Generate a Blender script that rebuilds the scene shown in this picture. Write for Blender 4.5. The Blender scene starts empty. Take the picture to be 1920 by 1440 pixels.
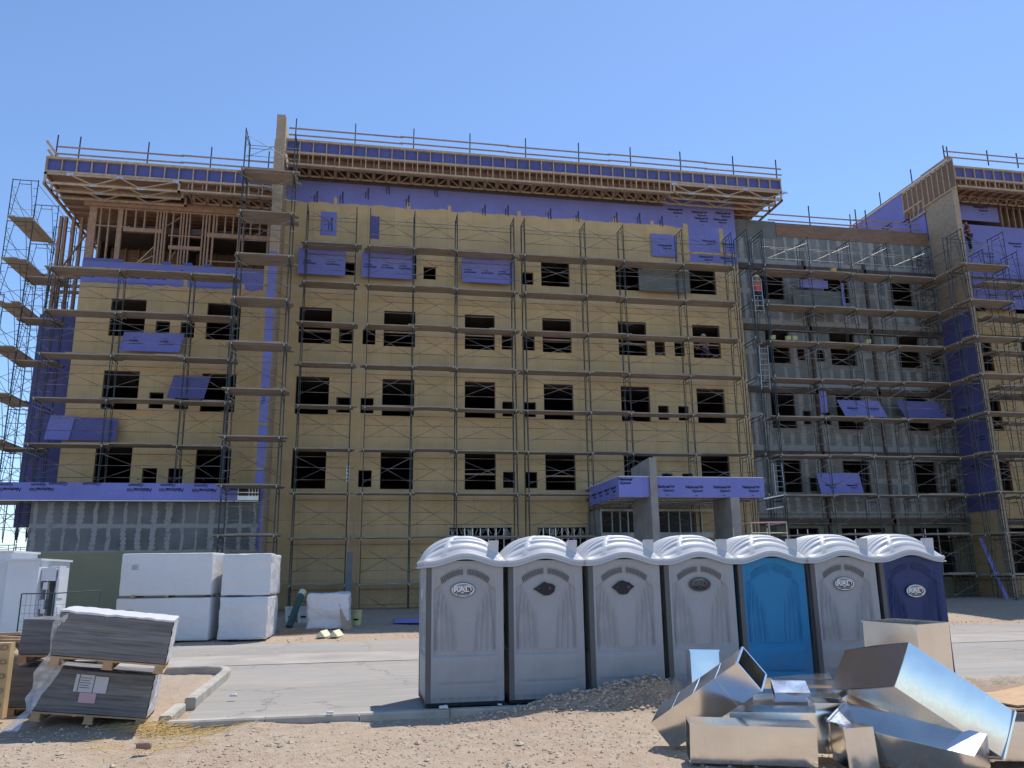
import bpy, bmesh, math, random
from mathutils import Vector, Matrix, Euler, noise
random.seed(7)
R = math.radians
S = bpy.context.scene
COL = S.collection

# ------------------------------------------------------------------ camera
FPX, PITCH, ROLL, YAW, CZ = 1515.3, R(13.2875), R(-.7463), R(10.667), 1.75
def ray(px, py):
    u0, v0 = px-960, py-720
    u = u0*math.cos(ROLL)+v0*math.sin(ROLL); v = -u0*math.sin(ROLL)+v0*math.cos(ROLL)
    y = FPX*math.cos(PITCH)+v*math.sin(PITCH); z = FPX*math.sin(PITCH)-v*math.cos(PITCH)
    return Vector((u*math.cos(YAW)+y*math.sin(YAW), -u*math.sin(YAW)+y*math.cos(YAW), z))
def at(px, py, x=None, y=None, z=None):
    d = ray(px, py)
    t = y/d.y if y is not None else ((z-CZ)/d.z if z is not None else x/d.x)
    return Vector((d.x*t, d.y*t, d.z*t+CZ))
def ax(px, py, y): return at(px, py, y=y).x
def az(px, py, y): return at(px, py, y=y).z
cd = bpy.data.cameras.new('camera'); cam = bpy.data.objects.new('camera', cd); COL.objects.link(cam)
f0 = ray(960, 720); rt = (ray(961, 720)-f0).normalized(); up = -(ray(960, 721)-f0).normalized(); fw = f0.normalized()
m3 = Matrix((rt, up, -fw)).transposed()
cam.matrix_world = Matrix.Translation((0, 0, CZ)) @ m3.to_4x4()
cd.sensor_width = 36; cd.lens = FPX/1920*36; cd.clip_start = .1; cd.clip_end = 5000
S.camera = cam

# ------------------------------------------------------------------ sky and sun
SUN_EL, SUN_AZ = R(63.5), R(43)       # azimuth from +Y towards +X
w = bpy.data.worlds.new('World'); S.world = w; w.use_nodes = True
nt = w.node_tree; nt.nodes.clear()
sk = nt.nodes.new('ShaderNodeTexSky'); sk.sky_type = 'NISHITA'; sk.sun_disc = False
sk.sun_elevation = SUN_EL; sk.sun_rotation = SUN_AZ; sk.air_density = 1.0; sk.dust_density = .2; sk.ozone_density = 6.0; sk.altitude = 400
bg = nt.nodes.new('ShaderNodeBackground'); bg.inputs[1].default_value = .15
ow = nt.nodes.new('ShaderNodeOutputWorld')
nt.links.new(sk.outputs[0], bg.inputs[0]); nt.links.new(bg.outputs[0], ow.inputs[0])
sd = bpy.data.lights.new('sun', 'SUN'); sd.energy = 3.7; sd.angle = R(.53); sd.color = (1, .95, .87)
so = bpy.data.objects.new('sun', sd); COL.objects.link(so)
dirv = Vector((math.sin(SUN_AZ)*math.cos(SUN_EL), math.cos(SUN_AZ)*math.cos(SUN_EL), math.sin(SUN_EL)))
so.rotation_euler = dirv.to_track_quat('Z', 'Y').to_euler(); so.location = dirv*60
S.view_settings.view_transform = 'Standard'; S.view_settings.look = 'None'
S.view_settings.exposure = .38; S.view_settings.gamma = 1
S.render.engine = 'CYCLES'

# ------------------------------------------------------------------ materials
class NB:
    def __init__(s, name):
        s.m = bpy.data.materials.new(name); s.m.use_nodes = True; s.t = s.m.node_tree
        s.b = s.t.nodes['Principled BSDF']; s.co = None
    def n(s, t, **k):
        o = s.t.nodes.new('ShaderNode'+t)
        for a, b in k.items(): setattr(o, a, b)
        return o
    def put(s, sock, v):
        if isinstance(v, bpy.types.NodeSocket): s.t.links.new(v, sock)
        elif isinstance(v, (tuple, list)) and len(v) == 3 and sock.type == 'RGBA': sock.default_value = (*v, 1)
        else: sock.default_value = v
    def coord(s, kind='Object'):
        if s.co is None: s.co = s.n('TexCoord')
        return s.co.outputs[kind]
    def vec(s, scale=(1, 1, 1), kind='Object', rot=(0, 0, 0)):
        mp = s.n('Mapping'); s.put(mp.inputs[0], s.coord(kind)); mp.inputs['Scale'].default_value = scale; mp.inputs['Rotation'].default_value = rot
        return mp.outputs[0]
    def noise(s, scale=5, detail=4, rough=.55, v=None, out=0, dist=0):
        o = s.n('TexNoise'); s.put(o.inputs['Vector'], v if v is not None else s.coord()); o.inputs['Scale'].default_value = scale
        o.inputs['Detail'].default_value = detail; o.inputs['Roughness'].default_value = rough; o.inputs['Distortion'].default_value = dist
        return o.outputs[out]
    def math(s, op, a, b=0, clamp=False):
        o = s.n('Math', operation=op, use_clamp=clamp); s.put(o.inputs[0], a); s.put(o.inputs[1], b); return o.outputs[0]
    def mix(s, f, a, b, mode='MIX'):
        o = s.n('Mix', data_type='RGBA', blend_type=mode); s.put(o.inputs[0], f); s.put(o.inputs[6], a); s.put(o.inputs[7], b); return o.outputs[2]
    def ramp(s, f, stops):
        o = s.n('ValToRGB'); e = o.color_ramp.elements
        while len(e) < len(stops): e.new(.5)
        for i, (p, c) in enumerate(stops):
            e[i].position = p; e[i].color = (c, c, c, 1) if isinstance(c, (int, float)) else (*c, 1)
        s.put(o.inputs[0], f); return o.outputs[0]
    def step(s, v, a, b):          # smooth 0..1 between a and b
        o = s.n('MapRange'); s.put(o.inputs[0], v); o.inputs[1].default_value = a; o.inputs[2].default_value = b; return o.outputs[0]
    def xyz(s, kind='Object'):
        o = s.n('SeparateXYZ'); s.put(o.inputs[0], s.coord(kind)); return o.outputs
    def bump(s, h, strength=.3, dist=.02):
        o = s.n('Bump'); o.inputs['Strength'].default_value = strength; o.inputs['Distance'].default_value = dist; s.put(o.inputs['Height'], h)
        s.put(s.b.inputs['Normal'], o.outputs[0])
    def done(s, col, rough=.8, metal=0, spec=None, alpha=None):
        s.put(s.b.inputs['Base Color'], col); s.put(s.b.inputs['Roughness'], rough); s.put(s.b.inputs['Metallic'], metal)
        if spec is not None: s.put(s.b.inputs['Specular IOR Level'], spec)
        if alpha is not None: s.put(s.b.inputs['Alpha'], alpha)
        return s.m
def sc(c, k): return tuple(x*k for x in c)
def simple(name, c, rough=.8, metal=0, amt=.25, scale=3, bump=.0, detail=5, spec=None):
    b = NB(name); f = b.noise(scale, detail)
    col = b.mix(b.step(f, .3, .7), sc(c, 1-amt), sc(c, 1+amt*.6))
    if bump: b.bump(b.noise(scale*6, 4), bump, .01)
    return b.done(col, rough, metal, spec)
def wood(name, c, amt=.35, rough=.85, stretch=(1, 12, 12), dirt=.3):
    b = NB(name); v = b.vec(stretch, 'Object'); f = b.noise(2.2, 6, .6, v); g = b.noise(.8, 3, .5)
    col = b.mix(b.step(f, .3, .72), sc(c, 1-amt), sc(c, 1.15)); col = b.mix(b.math('MULTIPLY', b.step(g, .45, .7), dirt), col, sc(c, .55))
    b.bump(f, .25, .004); return b.done(col, rough)
M = {}
M['lumber'] = wood('lumber', (.54, .40, .27), .3, stretch=(3, 3, 3))
M['lumber_red'] = wood('lumber_reddish', (.40, .25, .17), .3, stretch=(3, 3, 3))
M['plywood'] = wood('plywood', (.33, .21, .15), .35, stretch=(1, 6, 6))
M['ply_pale'] = wood('plywood_pale', (.42, .32, .225), .22, stretch=(1.5, 1.5, 5))
M['ply_band'] = wood('plywood_brown', (.24, .15, .10), .3, stretch=(1, 4, 4))
M['plank'] = wood('scaffold_plank', (.40, .33, .265), .4, stretch=(.8, 9, 9), dirt=.5)
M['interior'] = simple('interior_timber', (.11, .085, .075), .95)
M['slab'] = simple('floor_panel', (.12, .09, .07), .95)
M['frame_steel'] = simple('scaffold_steel', (.055, .07, .075), .5, .35, .5, 1.3)
b = NB('brace_steel'); f = b.noise(1.1, 3); M['brace'] = b.done(b.mix(b.step(f, .42, .6), (.30, .29, .27), (.13, .085, .055)), .45, .5)
M['pin'] = simple('galvanised_pin', (.48, .45, .33), .5, .3)
M['steel_bright'] = simple('galvanised_stud', (.62, .65, .68), .35, .7, .15)
M['stud_dull'] = simple('dull_stud_steel', (.30, .33, .34), .45, .5, .2)
M['dark_metal'] = simple('dark_steel', (.04, .045, .05), .5, .6)
M['alu'] = simple('ladder_aluminium', (.45, .46, .48), .35, .8, .1)
M['ink'] = simple('black_ink', (.012, .012, .02), .9, amt=.1)
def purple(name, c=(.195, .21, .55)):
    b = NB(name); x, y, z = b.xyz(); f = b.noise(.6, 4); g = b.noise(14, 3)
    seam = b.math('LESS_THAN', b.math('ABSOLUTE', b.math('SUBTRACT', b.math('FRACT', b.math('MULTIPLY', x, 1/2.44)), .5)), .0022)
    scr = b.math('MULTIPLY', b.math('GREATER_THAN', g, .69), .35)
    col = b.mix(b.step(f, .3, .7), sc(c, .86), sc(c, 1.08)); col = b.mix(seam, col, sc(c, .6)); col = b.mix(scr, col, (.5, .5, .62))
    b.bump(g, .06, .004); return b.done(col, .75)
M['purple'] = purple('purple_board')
M['purple_dark'] = purple('purple_board_dark', (.115, .12, .34))  # darker tone of the purple board
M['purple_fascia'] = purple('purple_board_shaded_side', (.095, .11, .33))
M['board_edge'] = simple('board_edge', (.75, .73, .72), .8, amt=.1)

def yellow_mat(name, zedge, x0=None):
    b = NB(name); x, y, z = b.xyz()
    n1 = b.noise(1.5, 5, .6); n2 = b.noise(.35, 3); n3 = b.noise(30, 3)
    col = b.mix(b.step(n1, .3, .7), (.53, .375, .185), (.66, .475, .255))
    col = b.mix(b.math('MULTIPLY', b.step(n2, .4, .65), .3), col, (.44, .36, .215))
    st = b.noise(1, 4, .5, b.vec((5, 5, .25))); col = b.mix(b.math('MULTIPLY', b.step(st, .5, .75), .25), col, (.50, .38, .24))
    wn = b.n('TexWhiteNoise', noise_dimensions='2D'); cv = b.n('CombineXYZ'); b.put(cv.inputs[0], b.math('FLOOR', b.math('ADD', b.math('MULTIPLY', x, 1/1.22), .5))); b.put(cv.inputs[1], b.math('FLOOR', b.math('ADD', b.math('MULTIPLY', z, 1/2.44), .5))); b.put(wn.inputs['Vector'], cv.outputs[0])
    col = b.mix(b.math('MULTIPLY', wn.outputs[0], .22), col, (.33, .26, .15))
    sx = b.math('LESS_THAN', b.math('ABSOLUTE', b.math('SUBTRACT', b.math('FRACT', b.math('MULTIPLY', x, 1/1.22)), .5)), .008)
    sz = b.math('LESS_THAN', b.math('ABSOLUTE', b.math('SUBTRACT', b.math('FRACT', b.math('MULTIPLY', z, 1/2.44)), .5)), .004)
    col = b.mix(b.math('MULTIPLY', b.math('MAXIMUM', sx, sz), .4), col, (.25, .18, .08))
    pc = b.mix(b.step(b.noise(.8, 3), .3, .7), (.17, .18, .46), (.205, .215, .55))
    wob = b.math('ADD', b.math('MULTIPLY', b.noise(1.1, 5, .55), .5), zedge-.25)
    spike = b.math('MULTIPLY', b.math('GREATER_THAN', b.noise(2.1, 0, .5, b.vec((1, 1, 0))), .70), .25)
    k = b.step(b.math('SUBTRACT', z, b.math('ADD', wob, spike)), -.012, .012)
    col = b.mix(k, col, pc); b.bump(n3, .1, .004)
    return b.done(col, .82)
M['yellow_main'] = yellow_mat('yellow_sheathing_main', 18.03)
M['yellow_wing'] = yellow_mat('yellow_sheathing_wing', 13.62)
M['yellow_plain'] = yellow_mat('yellow_sheathing_plain', 15.9)

def grey_tape(name, base, mud, pitch, rowh, z0, zlow=None, low=(.23, .21, .13), wmin=.09, amt=1.0):
    """grey board with pale joint compound over the studs and seams"""
    b = NB(name); x, y, z = b.xyz()
    wv = b.math('MULTIPLY', b.math('SUBTRACT', b.noise(2.2, 4, .6), .5), .22)
    xx = b.math('ADD', x, wv); fx = b.math('ABSOLUTE', b.math('SUBTRACT', b.math('FRACT', b.math('MULTIPLY', xx, 1/pitch)), .5))
    cell = b.math('FLOOR', b.math('MULTIPLY', xx, 1/pitch)); row = b.math('FLOOR', b.math('MULTIPLY', b.math('SUBTRACT', z, z0), 1/rowh))
    wn = b.n('TexWhiteNoise', noise_dimensions='2D'); cv = b.n('CombineXYZ'); b.put(cv.inputs[0], cell); b.put(cv.inputs[1], row); b.put(wn.inputs['Vector'], cv.outputs[0])
    wid = b.math('ADD', b.math('MULTIPLY', wn.outputs[0], wmin*1.3), wmin*.45)
    dots = b.math('MULTIPLY', b.math('GREATER_THAN', wn.outputs[0], .45), b.math('MULTIPLY', b.math('SINE', b.math('MULTIPLY', z, 38)), .035))
    vs = b.step(b.math('SUBTRACT', fx, b.math('ADD', wid, dots)), .02, -.02)
    zz = b.math('ADD', z, b.math('MULTIPLY', b.math('SUBTRACT', b.noise(3, 3), .5), .1))
    fz = b.math('ABSOLUTE', b.math('SUBTRACT', b.math('FRACT', b.math('MULTIPLY', b.math('SUBTRACT', zz, z0), 1/rowh)), .5))
    hs = b.step(fz, .405, .43)
    k = b.math('MAXIMUM', vs, hs)
    lo = b.step(b.noise(5, 5), .25, .45); k = b.math('MULTIPLY', b.math('MULTIPLY', k, lo), amt)
    n1 = b.noise(1.2, 4)
    col = b.mix(b.step(n1, .3, .7), sc(base, .8), sc(base, 1.2)); mc = b.mix(b.noise(6, 4), sc(mud, .85), mud)
    col = b.mix(k, col, mc); col = b.mix(b.math('MULTIPLY', b.step(b.noise(.5, 4), .42, .62), .45), col, sc(mud, .8))
    if zlow is not None: col = b.mix(b.step(b.math('ADD', z, b.math('MULTIPLY', b.noise(2, 3), .12)), zlow+.1, zlow+.03), col, b.mix(n1, low, sc(low, 1.35)))
    return b.done(col, .85)
M['grey_annex'] = grey_tape('grey_board_annex', (.125, .13, .13), (.33, .33, .325), .52, .98, 2.34, 2.36, wmin=.13)
M['grey_wall'] = grey_tape('grey_board_wall', (.165, .175, .175), (.34, .345, .335), .61, 1.58, .8, 3.8, (.155, .15, .105), .15, 1.0)
M['grey_plain'] = simple('grey_board', (.15, .16, .16), .85, amt=.2, scale=2)
M['mud'] = simple('joint_compound', (.22, .22, .215), .9, amt=.2, scale=5)
M['stucco_grey'] = simple('grey_column_render', (.30, .28, .26), .9, amt=.2, scale=2, bump=.2)
def plastic(name, c, rough=.42):
    b = NB(name); x, y, z = b.xyz(); n = b.noise(3, 5); st = b.noise(1, 5, .6, b.vec((14, 14, 1.2)))
    d = b.math('MULTIPLY', b.step(b.math('ADD', z, b.math('MULTIPLY', n, .9)), .95, .25), .45)
    col = b.mix(b.step(n, .3, .7), sc(c, .93), sc(c, 1.06)); col = b.mix(b.math('MULTIPLY', b.step(st, .5, .8), .2), col, sc(c, .7))
    col = b.mix(d, col, (.27, .24, .21)); b.bump(b.noise(40, 2), .04, .002)
    return b.done(col, b.math('ADD', rough, b.math('MULTIPLY', n, .2)))
M['toilet_grey'] = plastic('toilet_grey_plastic', (.35, .352, .365)); M['toilet_blue'] = plastic('toilet_blue_plastic', (.010, .20, .42))
M['toilet_navy'] = plastic('toilet_navy_plastic', (.010, .028, .125)); M['toilet_side'] = plastic('toilet_dark_grey_plastic', (.10, .10, .10))
b = NB('toilet_roof_plastic'); M['toilet_roof'] = b.done(b.mix(b.noise(4, 5), (.50, .50, .51), (.60, .60, .61)), .45)
b = NB('white_plastic_wrap'); h1 = b.noise(1, 6, .65, b.vec((2, 2, 7)), dist=1.5); h2 = b.noise(2.2, 5, .6, dist=.8)
b.bump(b.math('ADD', h1, b.math('MULTIPLY', h2, 1.5)), .45, .025); M['white_wrap'] = b.done(b.mix(h2, (.60, .595, .61), (.71, .705, .72)), .4)
M['white_paint'] = simple('white_painted_steel', (.62, .64, .68), .5, amt=.1, scale=1)
b = NB('galvanised_sheet'); n = b.noise(1.6, 3); v = b.n('TexVoronoi'); v.inputs['Scale'].default_value = 30; b.put(v.inputs['Vector'], b.coord())
b.bump(b.noise(2.2, 2), .25, .02)
M['galv'] = b.done(b.mix(b.step(n, .3, .7), (.78, .78, .78), (.90, .89, .87)), b.math('ADD', b.math('MULTIPLY', b.step(v.outputs['Distance'], 0, .6), .05), b.math('ADD', .09, b.math('MULTIPLY', n, .10))), 1)
b = NB('duct_liner'); M['galv_in'] = b.done((.14, .14, .12), .45, .8)
b = NB('wrapped_boards'); x, y, z = b.xyz(); f = b.noise(1, 6, .65, b.vec((1.2, 1.2, 55))); g = b.noise(1, 4, .6, b.vec((1, 1, 9)))
h = b.noise(1, 5, .6, b.vec((2.5, 2.5, 16)), dist=1.2)
col = b.mix(b.step(f, .35, .65), (.085, .085, .09), (.22, .215, .215)); col = b.mix(b.math('MULTIPLY', b.step(g, .5, .7), .5), col, (.28, .27, .27))
b.bump(f, .3, .006); M['boards'] = b.done(col, b.mix(b.step(h, .45, .6), (.75, .75, .75), (.3, .3, .3)), 0)
b = NB('clear_film'); M['film'] = b.done((.8, .8, .82), .25, 0, .6, b.ramp(b.noise(4, 4, .6, b.vec((1, 1, 3))), [(.3, .3), (.7, .75)]))
M['paper'] = simple('paper_label', (.62, .62, .66), .7, amt=.06); M['paper_pink'] = simple('pink_label', (.66, .42, .48), .7, amt=.06)
M['pallet_wood'] = wood('pallet_wood', (.52, .34, .19), .25, stretch=(4, 4, 4))
M['card'] = simple('cardboard', (.55, .38, .19), .9, amt=.2)
M['bucket'] = simple('yellow_bucket_plastic', (.55, .53, .25), .5, amt=.2); M['bucket_white'] = simple('white_bucket_plastic', (.62, .62, .58), .5, amt=.15)
M['orange'] = simple('orange_vest', (.75, .09, .05), .7, amt=.1); M['skin'] = simple('skin', (.30, .17, .11), .6, amt=.1)
M['hat'] = simple('hard_hat', (.62, .60, .56), .4, amt=.05); M['jeans'] = simple('dark_trousers', (.03, .035, .06), .85); M['redshirt'] = simple('red_shirt', (.30, .06, .06), .85)
M['blueshirt'] = simple('blue_shirt', (.13, .2, .45), .85); M['green_tube'] = simple('green_tube', (.06, .12, .10), .5)
M['straw'] = simple('straw', (.62, .44, .17), .9); M['cream'] = simple('cream_angle', (.72, .70, .50), .7, amt=.1)
M['glass_dark'] = simple('dark_glazing', (.02, .022, .03), .08, amt=.2); M['membrane'] = simple('white_roof_membrane', (.75, .75, .74), .8, amt=.1)
# ground
b = NB('dirt_ground'); n1 = b.noise(.35, 5, .6); n2 = b.noise(6, 6, .7); n3 = b.noise(45, 4, .7); vo = b.n('TexVoronoi'); vo.inputs['Scale'].default_value = 22; b.put(vo.inputs['Vector'], b.coord())
col = b.mix(b.step(n1, .35, .65), (.37, .245, .165), (.375, .30, .215)); col = b.mix(b.step(n2, .35, .75), col, (.49, .40, .30)); col = b.mix(b.math('MULTIPLY', b.step(n3, .55, .72), .6), col, (.24, .17, .125))
ps = b.step(vo.outputs['Distance'], .28, .12); pc = b.mix(b.math('GREATER_THAN', n2, .5), (.58, .50, .41), (.30, .23, .18)); col = b.mix(b.math('MULTIPLY', ps, b.step(n3, .4, .55)), col, pc)
b.bump(b.math('ADD', b.math('MULTIPLY', n3, .7), b.math('ADD', b.math('MULTIPLY', n2, 1.2), b.math('MULTIPLY', ps, .5))), .8, .03); M['dirt'] = b.done(col, .95)
b = NB('dusty_asphalt'); n1 = b.noise(.25, 5, .6, b.vec((.35, 1.6, 1))); n2 = b.noise(1, 6, .65, b.vec((.7, 6, 1))); n3 = b.noise(60, 3)
col = b.mix(b.step(n1, .3, .7), (.27, .255, .235), (.345, .325, .295)); col = b.mix(b.math('MULTIPLY', b.step(n2, .5, .72), .5), col, (.46, .39, .31)); col = b.mix(b.math('MULTIPLY', b.step(n3, .5, .7), .35), col, (.22, .19, .165))
sp = b.noise(1.3, 4, .6); col = b.mix(b.math('MULTIPLY', b.step(sp, .62, .7), .5), col, (.22, .18, .15))
ck = b.n('TexVoronoi', feature='DISTANCE_TO_EDGE'); ck.inputs['Scale'].default_value = .32; b.put(ck.inputs['Vector'], b.math('ADD', 0, 0)); wv = b.n('VectorMath', operation='ADD'); b.put(wv.inputs[0], b.coord()); b.put(wv.inputs[1], b.noise(1.5, 4, .6, out=1)); b.put(ck.inputs['Vector'], wv.outputs[0])
col = b.mix(b.math('MULTIPLY', b.math('LESS_THAN', ck.outputs['Distance'], .006), .45), col, (.12, .10, .09))
tr = b.noise(1, 3, .5, b.vec((.08, 2.4, 1))); col = b.mix(b.math('MULTIPLY', b.step(tr, .55, .68), .35), col, (.24, .205, .175)); ds = b.noise(.45, 6, .65); col = b.mix(b.math('MULTIPLY', b.step(ds, .55, .72), .45), col, (.44, .35, .26))
b.bump(n3, .3, .01); M['road'] = b.done(col, .9)
M['concrete'] = simple('kerb_concrete', (.42, .39, .34), .9, amt=.25, scale=3, bump=.4)
M['rock'] = simple('gravel_stone', (.54, .44, .33), .95, amt=.4, scale=9)
M['black'] = simple('black_rubbery', (.01, .01, .012), .6)

# ------------------------------------------------------------------ mesh helpers
class MB:
    def __init__(s): s.v = []; s.f = []; s.mi = []; s.sm = []
    def add(s, vs, fs, mi=0, smooth=False):
        o = len(s.v); s.v += [tuple(p) for p in vs]
        for f in fs: s.f.append(tuple(i+o for i in f)); s.mi.append(mi); s.sm.append(smooth)
    def box(s, x0, x1, y0, y1, z0, z1, mi=0):
        if x0 > x1: x0, x1 = x1, x0
        if y0 > y1: y0, y1 = y1, y0
        if z0 > z1: z0, z1 = z1, z0
        vs = [(x, y, z) for z in (z0, z1) for x, y in ((x0, y0), (x1, y0), (x1, y1), (x0, y1))]
        s.add(vs, [(0, 3, 2, 1), (4, 5, 6, 7), (0, 1, 5, 4), (1, 2, 6, 5), (2, 3, 7, 6), (3, 0, 4, 7)], mi); return s
    def beam(s, p, q, w, h, mi=0, ref=(0, 0, 1)):
        p = Vector(p); q = Vector(q); d = (q-p).normalized(); ref = Vector(ref)
        if abs(d.dot(ref)) > .98: ref = Vector((0, 1, 0))
        a = d.cross(ref).normalized()*w/2; c = a.cross(d).normalized()*h/2
        vs = [p-a-c, p+a-c, p+a+c, p-a+c, q-a-c, q+a-c, q+a+c, q-a+c]
        s.add(vs, [(0, 1, 2, 3), (7, 6, 5, 4), (0, 4, 5, 1), (1, 5, 6, 2), (2, 6, 7, 3), (3, 7, 4, 0)], mi); return s
    def tube(s, p, q, r, n=6, mi=0, r2=None, cap=True):
        p = Vector(p); q = Vector(q); d = (q-p).normalized(); ref = Vector((0, 0, 1)) if abs(d.z) < .9 else Vector((1, 0, 0))
        a = d.cross(ref).normalized(); c = a.cross(d); r2 = r if r2 is None else r2
        vs = [p+(a*math.cos(t)+c*math.sin(t))*r for t in [2*math.pi*i/n for i in range(n)]]+[q+(a*math.cos(t)+c*math.sin(t))*r2 for t in [2*math.pi*i/n for i in range(n)]]
        s.add(vs, [(i, i+n, (i+1) % n+n, (i+1) % n) for i in range(n)], mi, True)
        if cap: s.add(vs, [tuple(range(n)), tuple(range(2*n-1, n-1, -1))], mi)
        return s
    def path(s, pts, r, n=6, mi=0):
        for a, c in zip(pts, pts[1:]): s.tube(a, c, r, n, mi)
        return s
    def prism(s, pts, y0, y1, mi=0):      # xz polygon extruded along y
        n = len(pts); vs = [(x, y0, z) for x, z in pts]+[(x, y1, z) for x, z in pts]
        s.add(vs, [tuple(range(n)), tuple(range(2*n-1, n-1, -1))]+[(i, i+n, (i+1) % n+n, (i+1) % n) for i in range(n)], mi); return s
    def grid(s, nu, nv, fn, mi=0, smooth=True, flip=False):
        vs = [fn(i/nu, j/nv) for j in range(nv+1) for i in range(nu+1)]
        fs = []
        for j in range(nv):
            for i in range(nu):
                q = (j*(nu+1)+i, j*(nu+1)+i+1, (j+1)*(nu+1)+i+1, (j+1)*(nu+1)+i)
                fs.append(q[::-1] if flip else q)
        s.add(vs, fs, mi, smooth); return s
    def build(s, name, mat, parent=None, org=None, fixn=True):
        me = bpy.data.meshes.new(name)
        L = Vector(parent['_o']) if parent is not None and org is None else Vector(org or (0, 0, 0))
        me.from_pydata([(p[0]-L.x, p[1]-L.y, p[2]-L.z) for p in s.v], [], s.f)
        mats = mat if isinstance(mat, (list, tuple)) else [mat]
        for m in mats: me.materials.append(m if not isinstance(m, str) else M[m])
        me.polygons.foreach_set('material_index', s.mi); me.polygons.foreach_set('use_smooth', s.sm)
        if fixn and len(s.f) < 60000 and s.f:
            bm = bmesh.new(); bm.from_mesh(me); bmesh.ops.recalc_face_normals(bm, faces=bm.faces); bm.to_mesh(me); bm.free()
        o = bpy.data.objects.new(name, me); COL.objects.link(o)
        if parent is not None: o.parent = parent; o['_o'] = parent['_o']
        else: o.location = L; o['_o'] = tuple(L)
        return o
def build_each(name, mat, parent, pieces):
    for fn in pieces: g = MB(); fn(g); g.build(name, mat, parent)
def thing(name, label, cat, loc=(0, 0, 0), group=None, rot=None):
    o = bpy.data.objects.new(name, None); COL.objects.link(o); o.location = loc; o['_o'] = (0, 0, 0) if rot is not None else tuple(loc)
    if rot is not None: o.rotation_euler = rot
    o.empty_display_size = .3; o['label'] = label; o['category'] = cat
    if group: o['group'] = group
    return o
def tag(o, label, cat, group=None):
    o['label'] = label; o['category'] = cat
    if group: o['group'] = group
    return o
def struct(o, kind='structure'): o['kind'] = kind; return o
def dup(o, loc=None, label=None, parent=None, group=None):
    c = o.copy(); COL.objects.link(c)
    if parent is not None: c.parent = parent
    if loc is not None: c.location = loc
    if label: c['label'] = label
    if group: c['group'] = group
    for ch in list(o.children): dup(ch, parent=c)
    return c
def inst(o, parent, loc, rot=None):      # a repeated part sharing its mesh
    c = o.copy(); COL.objects.link(c); c.parent = parent; c.location = loc
    if rot: c.rotation_euler = rot
    return c
_tc = {}
def text_geo(txt, size, bold=0, shear=0, sx=1):
    k = (txt, size, bold, shear, sx)
    if k in _tc: return _tc[k]
    cu = bpy.data.curves.new('t', 'FONT'); cu.body = txt; cu.size = size; cu.offset = bold; cu.shear = shear; cu.align_x = 'CENTER'; cu.align_y = 'CENTER'; cu.resolution_u = 2
    o = bpy.data.objects.new('t', cu); COL.objects.link(o)
    me = bpy.data.meshes.new_from_object(o.evaluated_get(bpy.context.evaluated_depsgraph_get()))
    r = ([(v.co.x*sx, v.co.y) for v in me.vertices], [tuple(p.vertices) for p in me.polygons])
    bpy.data.objects.remove(o); bpy.data.curves.remove(cu); bpy.data.meshes.remove(me); _tc[k] = r; return r
def put_text(mb, txt, size, c, ex, ey, bold=0, shear=0, sx=1, mi=0, th=0.0):
    vs, fs = text_geo(txt, size, bold, shear, sx); c = Vector(c); ex = Vector(ex).normalized(); ey = Vector(ey).normalized()
    mb.add([c+ex*x+ey*y for x, y in vs], fs, mi)
def logos(parent, items):      # every print is a part of its own
    for c, ex, ey, k in items:
        mb = MB(); logo(mb, c, ex, ey, k); mb.build('lettering', 'ink', parent, fixn=False)
def logo(mb, c, ex, ey, k=1.0):
    """the board maker's two-line print: National [bar] / Gypsum"""
    c = Vector(c); ex = Vector(ex).normalized(); ey = Vector(ey).normalized()
    put_text(mb, 'National', .20*k, c-ex*.10*k+ey*.07*k, ex, ey, .006*k, .3)
    for t in (-.035, .005, .045):
        a = c+ex*.36*k+ey*(.07+t)*k; mb.add([a-ex*.07*k-ey*.012*k, a+ex*.13*k-ey*.012*k, a+ex*.14*k+ey*.012*k, a-ex*.06*k+ey*.012*k], [(0, 1, 2, 3)])
    put_text(mb, 'Gypsum', .17*k, c+ex*.16*k-ey*.11*k, ex, ey, .004*k, .3)
    a = c+ex*.1*k-ey*.36*k; mb.add([a-ex*.06*k, a+ex*.06*k, a+ex*.06*k+ey*.03*k, a-ex*.06*k+ey*.03*k], [(0, 1, 2, 3)])

# ------------------------------------------------------------------ ground
X = (1, 0, 0); Z = (0, 0, 1)
def smooth(a, b, t):
    t = max(0, min(1, (t-a)/(b-a))); return t*t*(3-2*t)
def ground_z(x, y):
    z = .46*smooth(24.5, 34, y)
    near = 1-smooth(11.1, 11.22, y); n_ = .05*smooth(10.6, 11.2, y)*near*smooth(-2, -1.2, x)
    far = smooth(23.9, 24.6, y)
    isl = (1-smooth(-2.75, -2.45, x))*(1-smooth(16.6, 17.0, y))
    k = max(near, far, isl)
    if y > 40: k *= 1-smooth(45, 60, y)
    n = noise.noise((x*.5, y*.5, 1))*.06+noise.noise((x*1.7, y*1.7, 4))*.025+noise.noise((x*6, y*6, 9))*.014+noise.noise((x*17, y*17, 5))*.008
    z += k*(n+.035)-(1-k)*.03-near*.085*(1-isl)+n_*(.6+1.5*noise.noise((x*1.3, 3, 1)))-.05*math.exp(-((y-9.3-.12*x)/.22)**2)*(.6+noise.noise((x*2, 1, 1)))
    # the gravel heap that runs along in front of the toilets
    rx = smooth(1.8, 2.8, x)*.19+smooth(2.7, 4.0, x)*(1-smooth(4.2, 4.7, x))*.17; ry = math.exp(-((y-11.22)/.30)**2)
    z += ry*rx*(1+.35*noise.noise((x*7, y*7, 2))+.25*noise.noise((x*15, y*15, 2)))
    return z
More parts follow.
